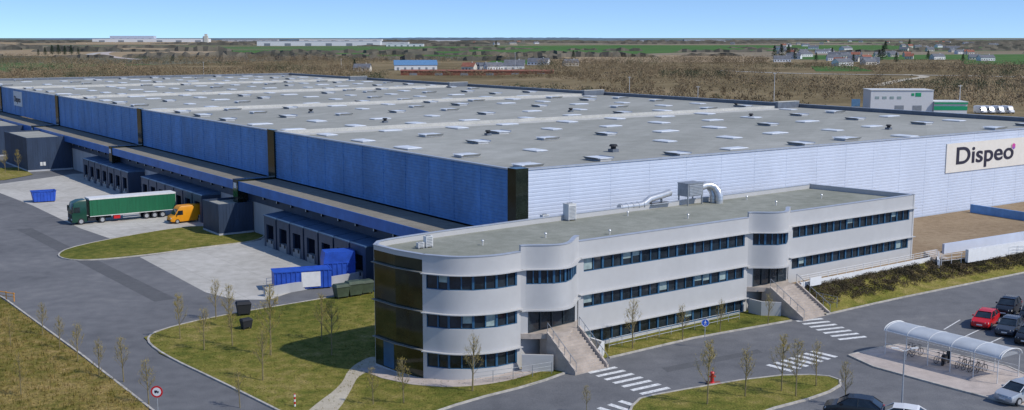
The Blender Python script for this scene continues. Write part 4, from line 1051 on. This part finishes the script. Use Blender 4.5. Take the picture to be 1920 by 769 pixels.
# woods
def inv_wh(x, y):
    X, Y = x - A0[0], y - A0[1]; return X * dR[0] + Y * dR[1], X * dL[0] + Y * dL[1]
gb = P(1710, 211)
def woods():
    b = MB(); V = []; Fc = []; Mi = []; n = 0
    tries = 0
    while n < 9000 and tries < 90000:
        tries += 1
        Y = 300 + (R() ** .85) * 1270; X = U(-.5, .52) * Y + 0
        lx, ly = inv_wh(X, Y)
        if -25 < lx < 135 and -60 < ly < 338: continue
        if lx <= -25 and Y < 430: continue
        if abs(X - gb[0] - 12) < 45 and gb[1] - 130 < Y < gb[1] + 25: continue
        u = 960 + FPX * X / (Y * CP + H * SP); v = 70 + (H - gz(X)) * FPX / Y
        if 1390 < u < 1800 and 139 < v < 153 - (1800 - u) * .004: continue
        if 690 < u < 1010 and 118 < v < 140: continue
        if 1000 < u < 1500 and 98 < v < 114: continue
        if 1440 < u < 1930 and v < 124: continue
        if 400 < u < 1110 and v < 110: continue
        if u < 430 and v < 109: continue
        if 1655 < u < 1760 and 140 < v < 160: continue
        cl = math.sin(X * .013 + 2) * math.sin(Y * .011 + X * .004) + .35 * math.sin(X * .041 + Y * .02)
        if cl > .5: continue
        scr = 820 < u < 1640 and v > 150
        if scr and R() < .4: continue
        edge = 1.3 if cl < -.1 else .75
        h = U(4.5, 8) * edge * (1 if v < 150 else .7); r_ = h * .5; z0 = gz(X); n += 1
        mi = 1 if (math.sin(X * .03 + 1) * math.sin(Y * .017 + 4) > .72 or R() < .015) else 0
        for _ in range(34):
            a = U(0, 6.28); q = r_ * math.sqrt(R()); zz = R() ** .8
            x = X + math.cos(a) * q * (.45 + .75 * math.sin(zz * 2.8)); y = Y + math.sin(a) * q; z = z0 + zz * h * .85
            w = U(.12, .32); l = U(.35, .95); an = U(0, 3.14); tx, ty = U(-.8, .8) * l, U(-.8, .8) * l; k = len(V)
            V += [(x - math.cos(an) * w, y - math.sin(an) * w, z), (x + math.cos(an) * w, y + math.sin(an) * w, z), (x + tx, y + ty, z + l)]
            Fc.append((k, k + 1, k + 2)); Mi.append(mi)
    b.v = V; b.f = Fc; b.m = Mi; b.make("bare_woodland", ['twigb', 'greenwood'], fix=False, kind="stuff", label="brown leafless woodland and scrub behind the warehouse")
woods()
def hedges():
    b = MB()
    for _ in range(220):
        Y = 1400 + (R() ** 1.3) * 7500; X = U(-.52, .52) * Y; L = U(60, 380) * (Y / 2500)
        u = 960 + FPX * X / Y; v = 70 + 27.5 * FPX / Y
        if 430 < u < 1720 and 83 < v < 106 and R() < .62: continue
        if u < 430 and 80 < v < 108 and R() < .5: continue
        if u > 1500 and v > 100 and R() < .6: continue
        h = U(3, 7.5) * (1 + Y / 12000); n = max(6, int(L / (8 * Y / 2000))); an = U(-.12, .12); top = []
        for i in range(n + 1):
            s = i / n - .5; top.append((X + L * s, Y + L * s * an + U(-5, 5), 2 + h * U(.35, 1.15) * min(1, 6 * (.5 - abs(s)) + .2)))
        vs = []
        for p in top: vs += [(p[0], p[1] - h * .6, 0), (p[0] + U(-2, 2), p[1], p[2]), (p[0], p[1] + h * .6, 0)]
        b.add(vs, [(3 * i + k, 3 * i + 3 + k, 3 * i + 4 + k, 3 * i + 1 + k) for i in range(n) for k in (0, 1)])
    b.make("hedgerows", ['hedge'], fix=False, kind="stuff", label="distant hedgerows and copses across the farmland")
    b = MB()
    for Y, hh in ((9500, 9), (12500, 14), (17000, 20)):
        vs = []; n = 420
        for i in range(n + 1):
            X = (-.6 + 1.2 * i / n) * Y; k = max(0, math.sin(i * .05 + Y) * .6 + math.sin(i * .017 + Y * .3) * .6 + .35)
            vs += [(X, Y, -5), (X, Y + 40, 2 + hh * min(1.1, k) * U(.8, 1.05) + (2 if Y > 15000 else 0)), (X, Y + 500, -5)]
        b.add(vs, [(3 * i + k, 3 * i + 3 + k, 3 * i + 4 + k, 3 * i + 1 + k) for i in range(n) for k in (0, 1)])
    b.make("distant_forest_hazed", ['fartree_haze'], fix=False, kind="stuff", label="forest line on the horizon, coloured blue-grey for haze")
hedges()
def conifer(seed):
    rs = random.Random(seed); b = MB(); b.tube([(0, 0, 0), (0, 0, 3)], .25, 6, mi=1)
    for _ in range(650):
        z = 1.2 + 9 * rs.random() ** 1.1; r_ = (10.8 - z) * .33 * math.sqrt(rs.random()); a = rs.uniform(0, 6.28)
        p = Vector((math.cos(a) * r_, math.sin(a) * r_, z)); d1 = Vector((math.cos(a), math.sin(a), -.3)) * .9; d2 = Vector((-math.sin(a), math.cos(a), 0)) * .35
        b.add([p - d2, p + d2, p + d1], [(0, 1, 2)])
    o = b.make("conifer_tree", ['conifer', 'bark'], fix=False); o["label"] = "dark evergreen tree among fields"; o["category"] = "tree"; o["group"] = "dark evergreen trees in the countryside"; return o
cf = [conifer(1), conifer(2)]; k = 0
for u, v, s in [(85, 104, 1.3), (98, 103, 1.6), (110, 103, 1.7), (122, 104, 1.5), (134, 103, 1.6), (147, 103, 1.2), (72, 104, 1.0), (1452, 108, 1.6), (1465, 110, 1.8), (1478, 108, 1.7), (1655, 112, 1.7), (1648, 116, 1.3), (1705, 88, 2.2), (1075, 115, 1.2), (1805, 120, 1.0), (1600, 118, .9), (1530, 116, 1.0), (1490, 112, 1.2), (1740, 112, 1.1), (1560, 105, 1.2), (665, 130, .9), (1660, 96, 2.0), (930, 90, 2), (1680, 118, 1.1)]:
    a = P(u, v); loc = (a[0], a[1], gz(a[0])); s2 = s
    if k < 2: o = cf[k]; o.location = loc; o.scale = (s2,) * 3
    else: o = cf[k % 2].copy(); COL.objects.link(o); o.location = loc; o.scale = (s2,) * 3; o.rotation_euler[2] = U(0, 6)
    k += 1

def house_mesh(w, l, h, rh, roofm, wallm='cream'):
    b = MB(); b.box(-l / 2, l / 2, -w / 2, w / 2, 0, h, 0)
    b.add([(-l / 2, -w / 2, h), (-l / 2, w / 2, h), (-l / 2, 0, h + rh)], [(0, 1, 2)], 0); b.add([(l / 2, -w / 2, h), (l / 2, w / 2, h), (l / 2, 0, h + rh)], [(0, 1, 2)], 0)
    for sd in (-1, 1):
        b.add([(-l / 2 - .4, sd * (w / 2 + .4), h - .25), (l / 2 + .4, sd * (w / 2 + .4), h - .25), (l / 2 + .4, 0, h + rh + .12), (-l / 2 - .4, 0, h + rh + .12)], [(0, 1, 2, 3)], 1)
    for k in range(int(l / 3)): b.box(-l / 2 + 1 + k * 3, -l / 2 + 2 + k * 3, -w / 2 - .05, -w / 2, 1, 2.3, 2)
    b.box(l * .2, l * .2 + .7, -.4, .4, h + rh - .8, h + rh + .9, 0)
    return b.make("house", [wallm, roofm, 'dark'])
HV = [house_mesh(8, 12, 3.5, 3, 'roofslate'), house_mesh(8, 11, 4, 3.2, 'roofred', 'cream'), house_mesh(9, 18, 4, 3, 'roofslate', 'white')]
hp = []
for _ in range(44): hp.append((U(1450, 1880), U(84, 119)))
for _ in range(10): hp.append((U(1500, 1700), U(104, 124)))
for _ in range(22): hp.append((U(1000, 1900), U(78, 84)))
for _ in range(18): hp.append((U(420, 520), U(74, 80)))
for _ in range(8): hp.append((U(880, 990), U(78, 84)))
for q in [(905, 131), (925, 132), (880, 133), (680, 134), (1010, 122), (1070, 124), (965, 126)]: hp.append(q)
for i, (u, v) in enumerate(hp):
    k = i if i < 3 else (0, 2, 0, 2, 1)[i % 5]; a = P(u, v); loc = (a[0], a[1], gz(a[0])); s = 1 if a[1] < 2200 else 1.25
    o = HV[k] if i < 3 else HV[k].copy()
    if i >= 3: COL.objects.link(o)
    o["label"] = ["pale house with grey slate roof", "cream house with red tiled roof", "long white farmhouse with grey roof"][k]; o["category"] = "house"; o["group"] = "houses scattered in the countryside"
    o.location = loc; o.rotation_euler = (0, 0, U(-.6, .6)); o.scale = (s * U(.85, 1.2), s, s)
def hall(u, v, L, w, h, lab, wm='white', rm='galv', rot=0.0, rise=0, cat="industrial building"):
    a = P(u, v); t = empty("industrial_hall", lab, cat, (a[0], a[1], gz(a[0])), rot)
    b = MB(); b.box(-L / 2, L / 2, -w / 2, w / 2, 0, h); b.make("wall", [wm], t)
    b = MB()
    b.add([(-L / 2 - .5, -w / 2 - .5, h), (L / 2 + .5, -w / 2 - .5, h), (L / 2 + .5, 0, h + rise + .3), (-L / 2 - .5, 0, h + rise + .3), (-L / 2 - .5, w / 2 + .5, h), (L / 2 + .5, w / 2 + .5, h)], [(0, 1, 2, 3), (3, 2, 5, 4), (0, 3, 4), (1, 5, 2)]); b.make("roof", [rm], t)
    for k in range(6):
        b = MB(); x = -L / 2 + L * (k + .5) / 6; b.box(x - L / 40, x + L / 40, -w / 2 - .1, -w / 2, 0, h * .55); b.make("door", ['galvdark'], t)
    return t
hall(600, 86, 420, 60, 16, "long white industrial hall in the distance")
hall(700, 85, 260, 60, 12, "long white industrial hall in the distance", 'offwhite')
hall(760, 87, 120, 40, 8, "low pale industrial hall in the distance")
hall(285, 79, 700, 80, 20, "wide white distant industrial complex")
hall(250, 78, 300, 60, 38, "tall pale distant industrial block", 'pale')
hall(640, 79, 500, 80, 18, "pale distant logistics hall", 'offwhite')
hall(470, 78, 380, 60, 15, "grey distant industrial hall", 'greywall')
hall(1320, 78, 260, 60, 14, "grey distant industrial hall", 'greywall')
hall(832, 79, 200, 60, 12, "pale distant industrial hall among fields", 'offwhite')
hall(779, 131, 38, 20, 4.5, "white barn with a blue solar panel roof", 'white', 'solar', .12, 4, "barn")
hall(895, 141, 118, 9, 3.2, "long low reddish-roofed farm shed", 'roofred', 'roofred', -.03, .8, "shed")
hall(940, 131, 40, 14, 4, "low pale farm shed beside the woods", 'offwhite', 'roofslate', .1, 2, "shed")
a = P(386, 84); t = empty("water_tower", "pale concrete tower on the horizon", "tower", (a[0], a[1], 0))
b = MB(); b.box(-9, 9, -8, 8, 0, 34); b.box(-3, 7, -5, 5, 34, 42); b.make("shaft", ['cream'], t)
b = MB(); b.box(-9.2, -5, -8.2, -8, 5, 30); b.make("window_strip", ['galvdark'], t)
a = P(1683, 211); t = empty("commercial_building", "white two-storey building with green-striped annex", "commercial building", (a[0], a[1], gz(a[0])), -.06); t.scale = (.78, .78, .88)
b = MB(); b.box(-14, 14, -6, 8, 0, 9.2); b.box(14.2, 29, -7, 6, 0, 4.6); b.make("wall", ['carwhite'], t)
b = MB(); b.box(-14.3, 14.1, -6.3, 8.3, 9.2, 9.5); b.box(14.2, 29.3, -7.3, 6.3, 4.6, 4.9); b.make("roof", ['offwhite'], t)
b = MB(); b.box(14.2, 29.1, -7.1, -7, 1.4, 3.0); b.box(14.2, 29.1, -7.5, -7.0, 3.9, 4.5); b.make("green_stripe", ['greensign'], t)
for k in range(4):
    b = MB(); x = -12 + k * 3.3; b.box(x, x + 1.8, -6.1, -6, 5.8, 6.8); b.make("window", ['blind'], t)
for k in range(2):
    b = MB(); x = -3 + k * 8; b.box(x, x + 4, -6.1, -6, 0, 3.2); b.make("roller_door", ['galvdark'], t)
b = MB(); b.box(6, 8.5, -6.12, -6.02, 6.8, 8.3); b.box(4.2, 5.4, -6.12, -6.02, 7.1, 8.1); b.make("logo", ['greensign'], t)
sheet("gravel_yard", [(a[0] - 22, a[1] - 25), (a[0] + 75, a[1] - 22), (a[0] + 75, a[1] + 12), (a[0] - 22, a[1] + 12)], .05, 'scrub')
a = P(1604, 206); t = empty("billboard", "small light blue advertising panel", "billboard", (a[0], a[1], gz(a[0])))
b = MB(); b.box(-1.6, 1.6, -.1, .1, 1.2, 4); b.make("panel", ['solar'], t)
for x in (-1.1, 1.1):
    b = MB(); b.box(x - .1, x + .1, -.1, .1, 0, 1.2); b.make("post", ['galv'], t)
for i, u in enumerate((1838, 1853, 1871, 1889)):
    a = P(u, 213); build_van("white delivery van parked beside the woods", 'carwhite', a, -math.pi / 2 + .2, "white vans parked near the green-striped building")
def ribbon(name, pts, w, m, lift):
    pts = chaikin(pts, 2, False)
    L_, R_ = [], []
    for i, p in enumerate(pts):
        a_ = pts[max(0, i - 1)]; c = pts[min(len(pts) - 1, i + 1)]; dx, dy = c[0] - a_[0], c[1] - a_[1]; l = math.hypot(dx, dy)
        L_.append((p[0] - dy / l * w / 2, p[1] + dx / l * w / 2)); R_.append((p[0] + dy / l * w / 2, p[1] - dx / l * w / 2))
    sheet(name, L_ + R_[::-1], lift, m)
ribbon("country_road", PP([(1350, 133), (1500, 139), (1800, 142), (1960, 146)]), 9, 'kerb', .2)
ribbon("country_road", PP([(1640, 162), (1690, 150), (1745, 144), (1700, 140)]), 7, 'pale_path', .15)
ribbon("country_road", PP([(150, 108), (185, 98), (260, 97), (420, 98)]), 16, 'kerb', .3)
ribbon("country_road", PP([(260, 112), (210, 108), (190, 100), (230, 95)]), 14, 'pave', .35)
for u, v, h in [(382, 140, 10), (966, 135, 16), (1451, 190, 12), (1798, 212, 10), (1308, 200, 8), (640, 128, 9), (1180, 180, 9)]:
    a = P(u, v)
    b = MB(); b.tube([(0, 0, 0), (0, 0, h)], [.16, .1], 6); b.box(-.8, .8, -.08, .08, h - .4, h - .25)
    o = b.make("utility_pole", ['offwhite'], loc=(a[0], a[1], gz(a[0]))); o["label"] = "slender pale pole rising from the scrub"; o["category"] = "pole"; o["group"] = "poles beyond the warehouse"

# ------------------------------------------------------------------ light
sd = Vector((.86, -.46, 0)).normalized(); EL = math.radians(45)
sunv = Vector((sd.x * math.cos(EL), sd.y * math.cos(EL), math.sin(EL)))
sl = D.lights.new("sun", 'SUN'); sl.energy = 3.4; sl.angle = math.radians(1.0); sl.color = (1, .95, .87)
so = D.objects.new("sun", sl); COL.objects.link(so); so.rotation_euler = sunv.to_track_quat('Z', 'Y').to_euler(); so.location = (60, -40, 80)
w = D.worlds.new("World"); SC.world = w; w.use_nodes = True; nt = w.node_tree
bg = nt.nodes["Background"]; sk = nn(nt, "ShaderNodeTexSky"); sk.sky_type = 'NISHITA'; sk.sun_disc = False
sk.sun_elevation = EL; sk.sun_rotation = math.atan2(sd.x, sd.y); sk.air_density = 1.0; sk.dust_density = .3; sk.ozone_density = 2.6
tc = nn(nt, "ShaderNodeTexCoord"); va = nn(nt, "ShaderNodeVectorMath", operation='MULTIPLY_ADD'); va.inputs[1].default_value = (1, 1, 2.2); va.inputs[2].default_value = (0, 0, .11)
nv = nn(nt, "ShaderNodeVectorMath", operation='NORMALIZE')
nt.links.new(tc.outputs["Generated"], va.inputs[0]); nt.links.new(va.outputs[0], nv.inputs[0]); nt.links.new(nv.outputs[0], sk.inputs[0])
ti = nn(nt, "ShaderNodeVectorMath", operation='MULTIPLY'); ti.inputs[1].default_value = (.90, 1.02, 1.18)
nt.links.new(sk.outputs[0], ti.inputs[0]); nt.links.new(ti.outputs[0], bg.inputs[0]); bg.inputs[1].default_value = .15
SC.view_settings.view_transform = 'Standard'; SC.view_settings.look = 'None'; SC.view_settings.exposure = 0
